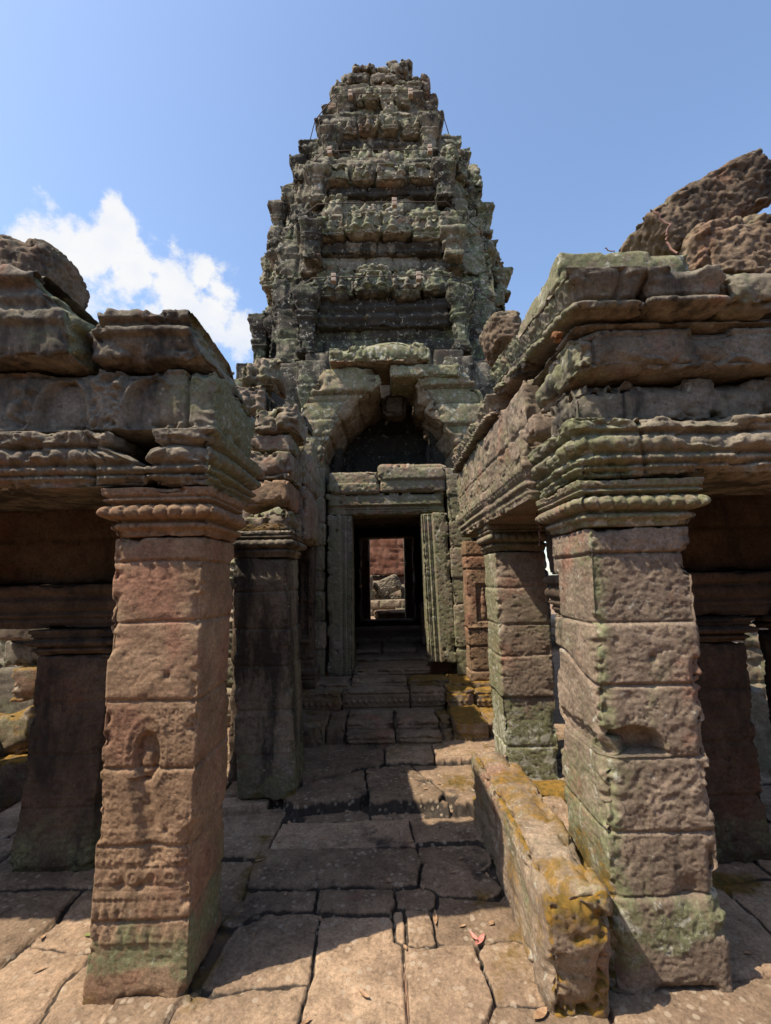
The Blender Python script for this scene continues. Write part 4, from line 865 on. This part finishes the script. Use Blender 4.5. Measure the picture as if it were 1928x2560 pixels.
for ti, (z0, f0, f1, zu, E, hw) in enumerate(TIERS):
    sd = 200 + ti * 20; h = zu - z0
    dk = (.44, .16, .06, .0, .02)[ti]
    En = TIERS[ti + 1][4] if ti < 4 else .9
    c0, c1 = .80 * E, .80 * E - .62 * (E - En)
    # plain masonry corners, battered, with a ragged top
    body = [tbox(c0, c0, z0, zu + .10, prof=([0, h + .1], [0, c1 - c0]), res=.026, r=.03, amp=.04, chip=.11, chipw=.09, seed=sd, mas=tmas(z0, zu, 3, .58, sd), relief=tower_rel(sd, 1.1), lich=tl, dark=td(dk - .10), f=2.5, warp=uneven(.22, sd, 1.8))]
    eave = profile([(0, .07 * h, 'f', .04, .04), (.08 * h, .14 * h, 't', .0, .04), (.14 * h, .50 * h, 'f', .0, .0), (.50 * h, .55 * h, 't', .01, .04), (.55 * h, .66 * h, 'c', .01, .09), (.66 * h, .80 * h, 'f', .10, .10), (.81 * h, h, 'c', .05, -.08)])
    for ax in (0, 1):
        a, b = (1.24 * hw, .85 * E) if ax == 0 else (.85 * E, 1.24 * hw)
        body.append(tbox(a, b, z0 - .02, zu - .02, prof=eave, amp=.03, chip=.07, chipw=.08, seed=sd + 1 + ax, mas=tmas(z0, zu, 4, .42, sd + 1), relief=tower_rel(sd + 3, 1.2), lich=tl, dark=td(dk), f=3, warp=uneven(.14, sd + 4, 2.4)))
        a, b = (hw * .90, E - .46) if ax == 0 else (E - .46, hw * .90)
        body.append(tbox(a, b, z0 - .04, zu - .1, amp=.02, chip=.05, seed=sd + 4 + ax, mas=tmas(z0, zu, 4, .5, sd + 2), relief=tower_rel(sd + 5, 1.3), dark=td(dk + .45), lich=-.2))  # recess walls blackened: stain and painted shade together
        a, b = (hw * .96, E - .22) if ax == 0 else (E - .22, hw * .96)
        body.append(tbox(a, b, f0 - (f0 - z0) * .46, f0 + .01, amp=.025, chip=.08, seed=sd + 6 + ax, mas=tmas(z0, f0, 1, .5, sd + 7), relief=lambda P, n: (foliage(P, 10, .026, 44) + .03 * np.sin(P[:, 2] * 40)) * side(P, n)[2], dark=td(dk + .30), lich=.0))  # band under the frieze darkened: stain plus painted overhang shade
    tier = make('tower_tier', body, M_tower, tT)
    def frel(P, n, z0=f0, z1=f1, s=.20 - .010 * ti, sd=sd):
        u, z, m = side(P, n); hh = z1 - z0
        w = .35 + .65 * wear(P, .34, .50, 2.5, sd)
        d = -.06 * ss(z, z0 + .20 * hh, z0 + .24 * hh) * (1 - ss(z, z0 + .93 * hh, z1))
        d = d + figures(u, z, z0 + .20 * hh, s, hh * .80, .11) * (_hash(np.floor(u / s + .5).astype(np.int64) & 0xffff, np.full(len(u), sd), np.zeros(len(u), np.int64), 3) > .22)
        d = d + beads(u, z, z0 + .15 * hh, .018, .05, .014) - .025 * np.exp(-((z - z0 - .08 * hh) / .016) ** 2) - .02 * np.exp(-((z - z0 - .22 * hh) / .012) ** 2)
        return d * m * w + .03 * (fbm(P, 6, 4, sd, .6) - .5)
    for axn in range(4):
        cuts = np.array([-hw, -.5 * hw, -.02 * hw, .45 * hw, hw]) + np.concatenate([[0], rngT.uniform(-.13, .13, 3) * hw, [0]])
        for k in range(4):
            e = E - abs((cuts[k] + cuts[k + 1]) / 2) / hw * .10 + (rngT.uniform(-.09, .03) if axn < 2 else rngT.uniform(.0, .06)); dz = rngT.uniform(-.05, .04)
            a, b = cuts[k] + .010, cuts[k + 1] - .010; ins = E - .5
            bx_ = BOX(axn, a, b, e, ins)
            if not (axn == 1 and k > 1):
                make('figure_frieze', geo((XC + bx_[0][0], YC + bx_[0][1], f0 + dz), (XC + bx_[1][0], YC + bx_[1][1], f1 + dz * .5), .015 if axn != 1 else .03, r=.03, amp=.02, chip=.07, chipw=.06, seed=sd + 8 + k + axn, relief=frel,
                     lich=lambda P, n: .50 + .35 * (n[:, 2] > .3) - .4 * (n[:, 2] < -.3), dark=td(dk - .22), tint=float(.72 + rngT.uniform(-.2, .2)), f=4), M_tower, tier)  # lighter tint paints the sunlit look into the friezes
            if rngT.rand() < .12: continue
            e2 = e - (.15 if axn < 2 else .06) + rngT.uniform(-.06, .04); hh = (zu - f1) * rngT.uniform(.55, 1.1); a2, b2 = a * .93 + .02 * rngT.rand(), b * .93 - .05 * rngT.rand()
            bx_ = BOX(axn, a2, b2, e2, ins - .1)
            def urel(P, n, z0=f1, hh=hh, sd=sd):
                u, z, m = side(P, n); return (figures(u, z, z0 + .08, .125, hh, .06) + .05 * (1 - ss(z, z0 + .06, z0 + .09)) + foliage(P, 9, .014, sd)) * m * (.4 + .6 * wear(P, .36, .56, 3, sd)) + .03 * (fbm(P, 6, 4, sd, .6) - .5)
            sl = rngT.uniform(-.12, .12)
            make('antefix_block', geo((XC + bx_[0][0], YC + bx_[0][1], f1 - .02), (XC + bx_[1][0], YC + bx_[1][1], f1 + hh), .017 if axn != 1 else .03, r=.06, amp=.03, chip=.12, chipw=.09, seed=sd + 12 + k, relief=urel, lich=lambda P, n: .55 + .3 * (n[:, 2] > .3), tint=float(.75 + rngT.uniform(-.2, .2)), dark=td(dk - .25), f=4,
                 warp=lambda P, sl=sl, c=XC + (a2 + b2) / 2, zz=f1: (P.__setitem__((slice(None), 2), P[:, 2] + sl * (P[:, 0] - c) * ss(P[:, 2], zz + .05, zz + .3)), P)[1]), M_tower, tier)
    for sx in (-1, 1):
        for (cx, cy, ex, ey) in ((sx * hw * 1.06, -(E - .15), .13, .12), (sx * (E - .15), -hw * 1.06, .12, .13), (sx * (E - .15), hw * 1.06, .12, .13)):
            if rngT.rand() < .15 and ti > 0: continue
            zz = z0 + .03; zt = f0 + (f1 - f0) * rngT.uniform(.2, 1.0); H = zt - zz
            make('pilaster', geo((XC + cx - ex, YC + cy - ey, zz), (XC + cx + ex, YC + cy + ey, zt), .019, r=.02, amp=.02, chip=.05, chipw=.05, seed=sd + 15 + int(cx * 9 + cy * 5), lich=tl, dark=td(dk + .08),
                    relief=lambda P, n: foliage(P, 8, .012, 12),
                    prof=profile([(0, .08, 'f', .02, .02), (.08, H * .50, 'f', -.02, -.02), (H * .50, H * .56, 't', -.01, .02), (H * .57, H * .63, 't', .0, .03), (H * .64, H * .86, 'c', .0, .07), (H * .87, H, 'f', .075, .06)]), tint=float(rngT.uniform(.3, .7))), M_tower, tier)
    for sx, sy in ((-1, -1), (1, -1), (-1, 1), (1, 1)):
        for c, s, k in ((.66, .20, 0), (.84, .13, 1), (.84, .13, 2)):
            if rngT.rand() < (.35 if k == 0 else .6) + (.5 if ti > 2 else 0) or (ti == 4 and k == 0 and sx > 0): continue
            p = E * c; px, py = ((p, p), (hw * 1.22, p), (p, hw * 1.22))[k]
            zt = zu + rngT.uniform(-.12, .24); rot = rngT.uniform(-.5, .5)
            def rw(P, cx=XC + sx * px, cy=YC + sy * py, rot=rot):
                x = P[:, 0] - cx; y = P[:, 1] - cy; P[:, 0] = cx + x * math.cos(rot) - y * math.sin(rot); P[:, 1] = cy + x * math.sin(rot) + y * math.cos(rot); return P
            make('corner_antefix', geo((XC + sx * px - s, YC + sy * py - s, zu - .42), (XC + sx * px + s, YC + sy * py + s, zt),   .022, r=.05, amp=.04, chip=.09, chipw=.1, seed=sd + int(px * 100) + 3 * (sx + 2 * sy), f=4, lich=tl, relief=lambda P, n: foliage(P, 8, .016, 9), dark=td(dk),
                    prof=([0, .25, .40, .65], [.02, .0, -.02, -s * .5]), warp=rw, tint=float(rngT.uniform(.3, .7))), M_tower, tier)
# crumbled crown
make('crown_core', [tbox(.84, .84, 10.9, 11.42, res=.022, amp=.06, chip=.10, seed=301, mas=tmas(10.9, 11.42, 2, .4, 301), relief=tower_rel(301, 1.5), lich=.2, warp=uneven(.25, 3)),
         tbox(1.02, .66, 10.5, 11.02, res=.022, amp=.06, chip=.10, seed=302, mas=tmas(10.5, 11.0, 2, .4, 302), relief=tower_rel(302, 1.5), lich=.2, warp=uneven(.25, 5))], M_tower, tT)
for (cx, cy, cz, rx, ry, rz, sd) in ((-.30, -.74, 11.46, .24, .2, .13, 311), (.05, -.74, 11.42, .16, .2, .12, 312), (.38, -.66, 11.55, .20, .2, .18, 313), (.29, -.45, 11.88, .16, .16, .22, 314), (.55, -.45, 11.86, .15, .16, .27, 315),
                                     (-.58, -.62, 11.38, .16, .2, .16, 316), (-.38, -.3, 11.64, .2, .2, .15, 317), (.90, -.60, 11.25, .12, .18, .27, 318), (-.84, -.55, 11.10, .14, .18, .26, 319), (.66, -.4, 11.55, .2, .2, .16, 320), (1.0, -.45, 10.85, .18, .25, .34, 321), (-.02, -.2, 11.6, .3, .3, .15, 322), (.12, -.80, 11.15, .30, .2, .14, 323), (-.42, -.82, 11.12, .26, .2, .15, 324)):
    make('crown_stone', geo((XC + cx - rx, YC + cy - ry, cz - rz), (XC + cx + rx, YC + cy + ry, cz + rz), .018, r=.10, amp=.05, chip=.09, chipw=.12, seed=sd, f=4, lich=.15, relief=lambda P, n: foliage(P, 6, .018, 6)), M_tower, tT)
# tower body around the passage
def wl(x0, x1, y0, y1, z0, z1, seed, **k):
    return geo((x0, y0, z0), (x1, y1, z1), k.pop('res', .03), amp=.015, chip=.05, seed=seed, mas=tmas(z0, z1, max(2, int((z1 - z0) / .35)), .6, seed), **k)
zz0 = .3
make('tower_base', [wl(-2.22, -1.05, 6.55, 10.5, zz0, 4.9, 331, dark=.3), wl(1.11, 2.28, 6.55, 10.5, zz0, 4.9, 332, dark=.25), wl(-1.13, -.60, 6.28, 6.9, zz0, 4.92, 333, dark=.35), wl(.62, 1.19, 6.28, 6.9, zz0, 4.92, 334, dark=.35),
      wl(-.66, .68, 6.78, 7.2, 2.40, 4.91, 335, dark=1.1), wl(-.66, .68, 6.37, 6.77, 4.15, 4.9, 338, dark=.4), wl(-1.06, 1.12, 6.36, 6.85, 2.36, 2.62, 337, dark=.8), wl(-1.06, 1.12, 6.9, 10.4, 3.0, 4.9, 336, dark=.5, res=.06)], M_tower, tT)  # back wall of the arch blackened in colour to deepen its shade
base_pr = lambda h: profile([(0, .05 * h, 'f', .04, .04), (.05 * h, .12 * h, 't', .0, .04), (.12 * h, .70 * h, 'f', 0, 0), (.70 * h, .76 * h, 't', .0, .03), (.77 * h, .82 * h, 't', .01, .04), (.83 * h, .92 * h, 'c', .02, .10), (.93 * h, h, 'f', .11, .10)])
def pilrel(z0, z1, sd):
    def f(P, n):
        u, z, m = side(P, n); ins = (z > z0 + .1) & (z < z0 + .70 * (z1 - z0))
        return (scrolls(u, z, .13, .02, sd, 2.0) * ins * .8 + arch_niche(u, z, -1.33, z0 + .3, .2, .3, .02, .02) * ins + beads(u, z, z0 + .80 * (z1 - z0), .03, .07, .02)) * m * (.5 + .5 * wear(P, seed=sd))
    return f
for x0, x1, y0, sd in ((-1.50, -1.17, 6.42, 341), (-1.155, -.90, 6.33, 342), (.97, 1.22, 6.33, 343), (1.235, 1.55, 6.42, 344), (-2.2, -1.75, 6.62, 345), (1.8, 2.25, 6.62, 346)):
    make('pilaster', geo((x0, y0, zz0), (x1, 6.98, 4.88 - .1 * abs(x0)), (.016, .03, .018), r=.015, prof=base_pr(4.58 - .1 * abs(x0)), amp=.012, chip=.04, seed=sd, relief=pilrel(2.6, 4.8, sd), lich=.35, dark=.2), M_tower, tT)
# rear door of the sanctuary
make('rear_wall', [wl(-1.06, -.60, 10.4, 10.95, zz0, 3.0, 351), wl(.62, 1.12, 10.4, 10.95, zz0, 3.0, 352), wl(-.61, .63, 10.4, 10.95, 2.56, 3.02, 353), wl(-.61, .63, 10.42, 10.93, zz0, .715, 354)], M_dark, tT)
make('rear_jamb', [geo((-.64, 10.97, .60), (-.40, 11.45, 2.75), .02, amp=.006, chip=.02, seed=355, lich=.2)], M_warm, tT)
make('rear_jamb', [geo((.425, 10.97, .60), (.66, 11.45, 2.75), .02, amp=.006, chip=.02, seed=356, lich=.4)], M_lich, tT)
make('passage_floor', [wl(-1.1, 1.15, 6.12, 10.41, .2, .60, 357), geo((-.45, 6.5, .59), (-.1, 7.3, .66), .02, r=.02, amp=.01, seed=358), geo((-.08, 6.55, .585), (.4, 7.4, .655), .02, r=.02, amp=.012, seed=359),
     geo((-.9, 7.5, .59), (.9, 8.6, .70), .025, r=.02, amp=.015, chip=.05, seed=360)], M_step, tT)
loose('stone_pedestal', 'broken upright stone leaning inside the dark passage on the right', 'broken stone', geo((.50, 7.0, .64), (.66, 7.35, 1.25), .014, r=.02, amp=.012, chip=.05, seed=361, tint=.6), M_warm)

# ------------------------------------------------------------------ steel ropes holding the tower
def tube(pts, r, k=6):
    p = np.array(pts, float); V = []; n = len(p)
    for i in range(n):
        d = p[min(i + 1, n - 1)] - p[max(i - 1, 0)]; d /= np.linalg.norm(d) + 1e-9
        a = np.cross(d, (0.13, .2, 1.)); a /= np.linalg.norm(a); b = np.cross(d, a)
        for j in range(k): V.append(p[i] + r * (math.cos(6.2832 * j / k) * a + math.sin(6.2832 * j / k) * b))
    Q = [[i * k + j, i * k + (j + 1) % k, (i + 1) * k + (j + 1) % k, (i + 1) * k + j] for i in range(n - 1) for j in range(k)]
    V = np.array(V, np.float32); o = np.full(len(V), .5, np.float32)
    return dict(V=V, Q=np.array(Q), tint=o, lich=o * 0, dark=o * 0, moss=o * 0)
def rope(z, E, hw, label, px):
    e = E + .05; a = hw + .04; c = E * .76; g = E - .14
    ring = [(-c, -c * .98), (-a, -e), (a, -e), (c, -c * .98), (g, -a * .8), (g, a), (c, c), (a, e), (-a, e), (-c, c), (-g, a), (-g, -a * .8), (-c, -c * .98)]
    pts = []
    for (x0, y0), (x1, y1) in zip(ring[:-1], ring[1:]):
        for t in np.linspace(0, 1, 7)[:-1]: pts.append((XC + x0 + (x1 - x0) * t, YC + y0 + (y1 - y0) * t, z + .012 * math.sin(t * 3.14)))
    pts.append(pts[0])
    t = thing('steel_rope', label, 'steel rope', (XC, YC, z))
    make('rope', tube(pts, .008), M_cable, t)
    for x in px:
        for dz in (-.035, .035): make('wooden_spacer', geo((XC + x - .04, YC - e - .035, z + dz - .032), (XC + x + .04, YC - e + .05, z + dz + .03), .012, r=.004, amp=.002, chip=.004, pits=0, seed=3), M_wood, t)
rope(5.98, 2.30, 1.0, 'thin steel rope girdling the lowest carved tier of the tower', (-.72, .52))
rope(7.34, 2.14, .95, 'thin steel rope girdling the second tier of the tower, above seated figures', (.2,))
rope(8.47, 1.95, .86, 'thin steel rope girdling the middle tier of the tower with pale spacers', (-.82, .80))
rope(10.02, 1.56, .70, 'thin steel rope girdling the upper tier below the crown of the tower', (-.5, .55))

# ------------------------------------------------------------------ court behind the tower, seen through the doors
tag(make('laterite_wall', [geo((-4, 15.2, .2), (4, 15.9, 1.74), .07, amp=.02, seed=401, dark=.6, tint=.3), geo((-4, 15.0, 1.75), (4, 15.9, 5.5), .05, amp=.03, chip=.04, seed=402, mas=masonry([2.02, 2.22, 2.5, 2.68, 2.95, 3.2, 3.5, 3.9], .55, 91, depth=.03, gw=.012, off=.02, wob=.05))], M_redw),
    'reddish laterite wall closing the court seen through both doors', 'wall')
tag(make('court_floor', wl(-5, 5, 11.06, 15.0, .2, .62, 403), M_floor), None, None, kind='structure')
loose('stone_sill', 'low weathered stone course across the rear court', 'stone course', wl(-1.5, 1.6, 12.9, 13.4, .6, 1.05, 404, lich=.3), M_lich)
loose('moulded_stone', 'moulded stone lying just beyond the rear door', 'moulded stone', geo((-.30, 11.5, .61), (.75, 11.9, .86), .018, r=.03, amp=.01, chip=.04, seed=405, relief=moulded(.61, .25, 7, [(.3, .45, .03), (.6, .95, .04)])), M_warm)
loose('fallen_block', 'pale tumbled block tilted on the rubble in the rear court', 'fallen block', lump((.02, 13.6, 1.42), .38, .3, .24, 406, k=.06, rot=.4, pw=.4), M_cold)
loose('fallen_block', 'squat block standing at the left of the rear court', 'fallen block', geo((-.80, 13.1, 1.04), (-.40, 13.5, 1.75), .02, r=.03, amp=.02, chip=.06, seed=407, lich=.4), M_lich)
loose('fallen_block', 'flat block behind the pale tumbled block in the rear court', 'fallen block', lump((-.45, 14.1, 1.35), .3, .3, .22, 408, k=.05, pw=.4), M_cold)
for i, (x, y, z, rx, ry, rz, l) in enumerate(((.75, 14.2, 1.2, .35, .3, .25, 'grey block on the right of the rear court rubble'), (.2, 14.5, .95, .6, .3, .32, 'broad dark block under the rubble in the rear court'))):
    loose('fallen_block', l, 'fallen block', lump((x, y, z), rx, ry, rz, 410 + i, k=.05, pw=.4), M_cold)

# unseen wall added behind the viewer to cut the sky fill
tag(make('fill_blocker_wall', geo((-9, -5.2, -.1), (9, -4.6, 4.6), .12, amp=.03, seed=461, mas=masonry(list(np.arange(.4, 5, .42)), .8, 92, depth=.03, gw=.06)), M_dark), 'long dark unseen wall added behind the viewpoint to block sky light', 'wall')
# ------------------------------------------------------------------ fallen beam beside the right pillar
def beamw(P):
    t = np.clip((P[:, 1] - 1.9) / 1.5, 0, 1); P = P.copy()
    P[:, 0] += .02 * (1 - t) * 0 + .015 * np.sin(t * 4); k = 1 - ss(P[:, 1], 1.84, 1.98)
    P[:, 0] = .685 + (P[:, 0] - .685) * (1 - .18 * k * (P[:, 2] < .2)); P[:, 1] += .07 * (1 - ss(P[:, 2], .0, .3)) * (1 - ss(P[:, 1], 1.9, 2.2))
    P[:, 0] -= .03 * ss(P[:, 2], .1, .45) * 0
    return P
def beamrel(P, n):
    d = .012 * (fbm(P, (14, 4, 16), 3, 5) - .5) * 2 * (n[:, 0] < -.5) - .02 * np.exp(-(((P[:, 0] - .67) / .022) ** 2 + ((P[:, 2] - .30) / .016) ** 2)) * (n[:, 1] < -.5)
    return d + .02 * (fbm(P, 4, 3, 6) - .5)
tag(make('fallen_lintel', geo((.555, 1.87, -.03), (.815, 3.36, .455), .006, r=.035, amp=.014, chip=.05, chipw=.06, seed=421, relief=beamrel, warp=beamw,
     moss=lambda P, n: .50 * (n[:, 2] > .4) + .75 * (n[:, 0] < -.4) * ss(fbm(P, 4, 3, 8), .40, .6) + 1.0 * (n[:, 1] < -.5), lich=lambda P, n: .25 + .2 * (n[:, 0] < -.4), dark=lambda P, n: .1 * (n[:, 0] < -.4)), M_moss),
    'long fallen stone beam covered in ochre moss, lying against the right pillar', 'fallen beam')
loose('kerb_stone', 'low mossy kerb stone at the foot of the second right-hand pillar', 'kerb stone', geo((.93, 3.50, -.02), (1.5, 3.74, .09), .011, r=.02, amp=.01, chip=.03, seed=422, moss=1.2), M_moss)

# ------------------------------------------------------------------ tumbled blocks beyond the galleries
def tb(c, s, rot, seed, tilt_=0., **k):
    c = np.array(c, np.float32); s = np.array(s) / 2
    ca, sa = math.cos(rot), math.sin(rot); cb, sb = math.cos(tilt_), math.sin(tilt_)
    def w(P):
        q = P - c; x = q[:, 0] * cb - q[:, 2] * sb; z = q[:, 0] * sb + q[:, 2] * cb
        return (np.stack([x * ca - q[:, 1] * sa, x * sa + q[:, 1] * ca, z], 1) + c).astype(np.float32)
    return geo(c - s, c + s, .016, r=.03, amp=.016, chip=.05, chipw=.06, seed=seed, warp=w, **k)
PILE = [((-2.85, 4.1, .12), (.6, .7, .34), .2, .05, M_moss, 'ochre-mossed block at the bottom of the rubble pile on the left', .9), ((-2.90, 4.15, .45), (.55, .6, .34), -.2, .35, M_moss, 'ochre-topped block tilted on the rubble pile on the left', .9),
        ((-3.45, 3.9, .35), (.6, .6, .4), .3, -.15, M_moss, 'slanting mossy block at the left of the rubble pile', .6), ((-3.1, 4.6, .72), (.7, .5, .3), .1, 0, M_moss, 'small mossy block halfway up the rubble pile', .7),
        ((-3.25, 4.7, .98), (.75, .5, .26), -.05, .02, M_cold, 'dark recessed block in the middle of the rubble pile', .1), ((-2.85, 4.6, .98), (.34, .4, .50), .3, .12, M_lich, 'upright rounded block leaning in the rubble pile behind the low pillar', .0),
        ((-3.3, 4.6, 1.27), (.66, .5, .34), .15, -.05, M_lich, 'big grey squared block high in the rubble pile', .0), ((-2.80, 4.75, 1.42), (.3, .4, .42), -.2, .3, M_lich, 'narrow block wedged at the right of the rubble pile', .0),
        ((-3.15, 4.8, 1.62), (.6, .45, .34), .1, .06, M_warm, 'pinkish block near the top of the rubble pile', .0), ((-3.55, 4.75, 1.62), (.4, .45, .34), .3, -.1, M_lich, 'lichened block at the left of the top of the rubble pile', .0),
        ((-3.4, 5.2, .4), (1.6, .7, .9), 0, 0, M_cold, 'large dark block at the back of the rubble pile', .1), ((-2.35, 3.75, .02), (.5, .4, .22), .1, 0, M_lich, 'low flat stone at the foot of the rubble pile', .2)]
for i, (c, s, ro, tl_, m, l, mo) in enumerate(PILE):
    loose('fallen_block', l, 'fallen block', tb(c, s, ro, 430 + i, tl_, lich=.35, moss=mo, tint=.35 + .3 * ((i * 7) % 5) / 5), m, 'rubble pile beyond the left gallery')
def wallrel(P, n):
    u, z, m = side(P, n); return (.03 * np.sin(z * 50) * ss(z, 1., 1.1) + foliage(P, 7, .015, 5)) * m
tag(make('ruined_wall', geo((-5.5, 5.75, -.1), (-1.75, 6.3, 2.5), (.025, .06, .02), r=.02, amp=.03, chip=.08, seed=451, relief=wallrel, mas=tmas(0, 2.5, 7, .6, 451), lich=.5, warp=uneven(.4, 9, 1.)), M_lich),
    'sunlit moulded ruin wall glimpsed behind the left gallery', 'ruined wall')
tag(make('ruined_wall', geo((2.6, 5.3, -.1), (6.2, 5.9, 2.3), (.025, .06, .02), r=.02, amp=.03, chip=.08, seed=452, relief=wallrel, mas=tmas(0, 2.3, 6, .6, 452), lich=.5, warp=uneven(.4, 12, 1.)), M_lich),
    'sunlit ruin wall glimpsed past the dark pillars at the right edge', 'ruined wall')
loose('fallen_block', 'grey block lying behind the dark pillars at the right edge', 'fallen block', tb((2.75, 4.2, .3), (.7, .6, .7), .2, 453, lich=.3), M_lich)

# ------------------------------------------------------------------ leaves, vine, straw
def leaf(name, x, y, L, Wd, ang, mat, label, group=None, curl=.35, z=None):
    if z is None: z = float(floor_height(np.array([x], np.float32), np.array([y], np.float32))[0][0]) + .006
    V = []; Q = []; n = 8; m = 4
    for i in range(n + 1):
        t = i / n; w = Wd * math.sin(math.pi * min(max(t, .02), .985)) ** .8
        for j in range(m + 1):
            s = j / m * 2 - 1
            lx = (t - .5) * L; ly = s * w / 2; lz = curl * abs(s) * w * .5 + curl * .25 * L * (2 * t - 1) ** 2
            V.append((x + lx * math.cos(ang) - ly * math.sin(ang), y + lx * math.sin(ang) + ly * math.cos(ang), z + lz))
    for i in range(n):
        for j in range(m): a = i * (m + 1) + j; Q.append((a, a + m + 1, a + m + 2, a + 1))
    V = np.array(V, np.float32); o = np.full(len(V), .5, np.float32)
    ob = make(name, dict(V=V, Q=np.array(Q), tint=o, lich=o, dark=o, moss=o), mat)
    return tag(ob, label, 'leaf', group)
leaf('dry_leaf', .385, 2.315, .085, .028, .9, M_leafp, 'pink curled dry leaf lying on the paving beside the fallen beam')
leaf('dry_leaf', .36, 2.33, .06, .02, 2.0, M_leafp, 'narrow pink leaf sticking up beside the curled pink leaf', curl=.8)
leaf('green_leaf', -1.19 - .22, 2.39, .05, .022, .1, M_leafg, 'green leaf on the shaded paving left of the carved pillar')
leaf('green_leaf', -.37, 2.665, .05, .018, .3, M_leafg, 'green leaf lying in a joint of the middle paving')
leaf('dry_leaf', .535, 1.95, .08, .035, .6, M_leafd, 'tan dry leaf at the near foot of the fallen beam')
leaf('dry_leaf', .20, 2.46, .10, .022, 1.5, M_leafd, 'long tan leaf lying in a paving joint near the beam')
rl = random.Random(4)
for x, y in ((-.10, 3.50), (.02, 3.44), (-.42, 3.12), (-.36, 3.09), (-.68, 3.33), (.16, 2.68), (-1.5, 2.2), (-.9, 1.85), (.62, 1.82), (-.12, 2.05), (-.33, 1.95), (.05, 2.28), (-1.62, 2.38), (1.5, 2.2), (1.62, 2.5), (-.02, 2.7), (-.76, 2.9), (-.7, 3.1), (.12, 3.06), (.52, 2.8), (.1, 4.02), (-.18, 3.9), (.36, 3.7), (-.36, 2.5), (-.64, 2.36), (-.62, 2.80), (.32, 2.40), (.33, 2.78), (.4, 2.95), (-.30, 3.46), (.25, 3.60), (.40, 3.40), (-.55, 2.62), (.46, 2.42), (-.5, 4.1)):
    leaf('dry_leaf', x, y, rl.uniform(.03, .06), rl.uniform(.012, .025), rl.uniform(0, 6.28), M_leafd, 'small brown dry leaf scattered on the paving between the galleries', 'dry leaves on the paving', rl.uniform(.2, .6))
def vine(label, pts, r, tw, seed, cat='vine'):
    rg = np.random.RandomState(seed); P0 = []
    p = np.array(pts, float)
    for a, b in zip(p[:-1], p[1:]):
        for t in np.linspace(0, 1, 6)[:-1]: P0.append(a + (b - a) * t + rg.uniform(-tw, tw, 3))
    P0.append(p[-1])
    return tag(make('dry_vine', tube(P0, r, 5), M_vine), label, cat)
vine('short dry reddish vine hanging from the soffit beside the right pillar capital', [(1.0, 3.0, 2.03), (.99, 2.98, 1.95), (1.01, 3.0, 1.88), (1.0, 2.99, 1.80)], .006, .012, 1)
vine('dry reddish vine creeping up between the laterite boulders', [(1.36, 1.92, 3.05), (1.34, 1.95, 3.16), (1.38, 1.97, 3.24), (1.33, 2.0, 3.34)], .006, .01, 2)
vine('thin dry twig standing on the flat roof slab', [(1.18, 2.1, 3.16), (1.17, 2.1, 3.21), (1.13, 2.1, 3.23)], .003, .006, 3, 'twig')
rs = np.random.RandomState(6); st = []
for i in range(260):
    x = rs.uniform(-1.16, -.84); y = rs.uniform(3.60, 3.74); z = 2.005 + rs.uniform(0, .05); a = rs.uniform(0, 3.14); L = rs.uniform(.03, .07)
    st.append(tube([(x - L * math.cos(a), y - .5 * L * math.sin(a), z), (x, y, z + rs.uniform(0, .02)), (x + L * math.cos(a), y + .5 * L * math.sin(a), z - .01)], .0016, 3))
o = make('dry_straw', st, M_straw); o['kind'] = 'stuff'
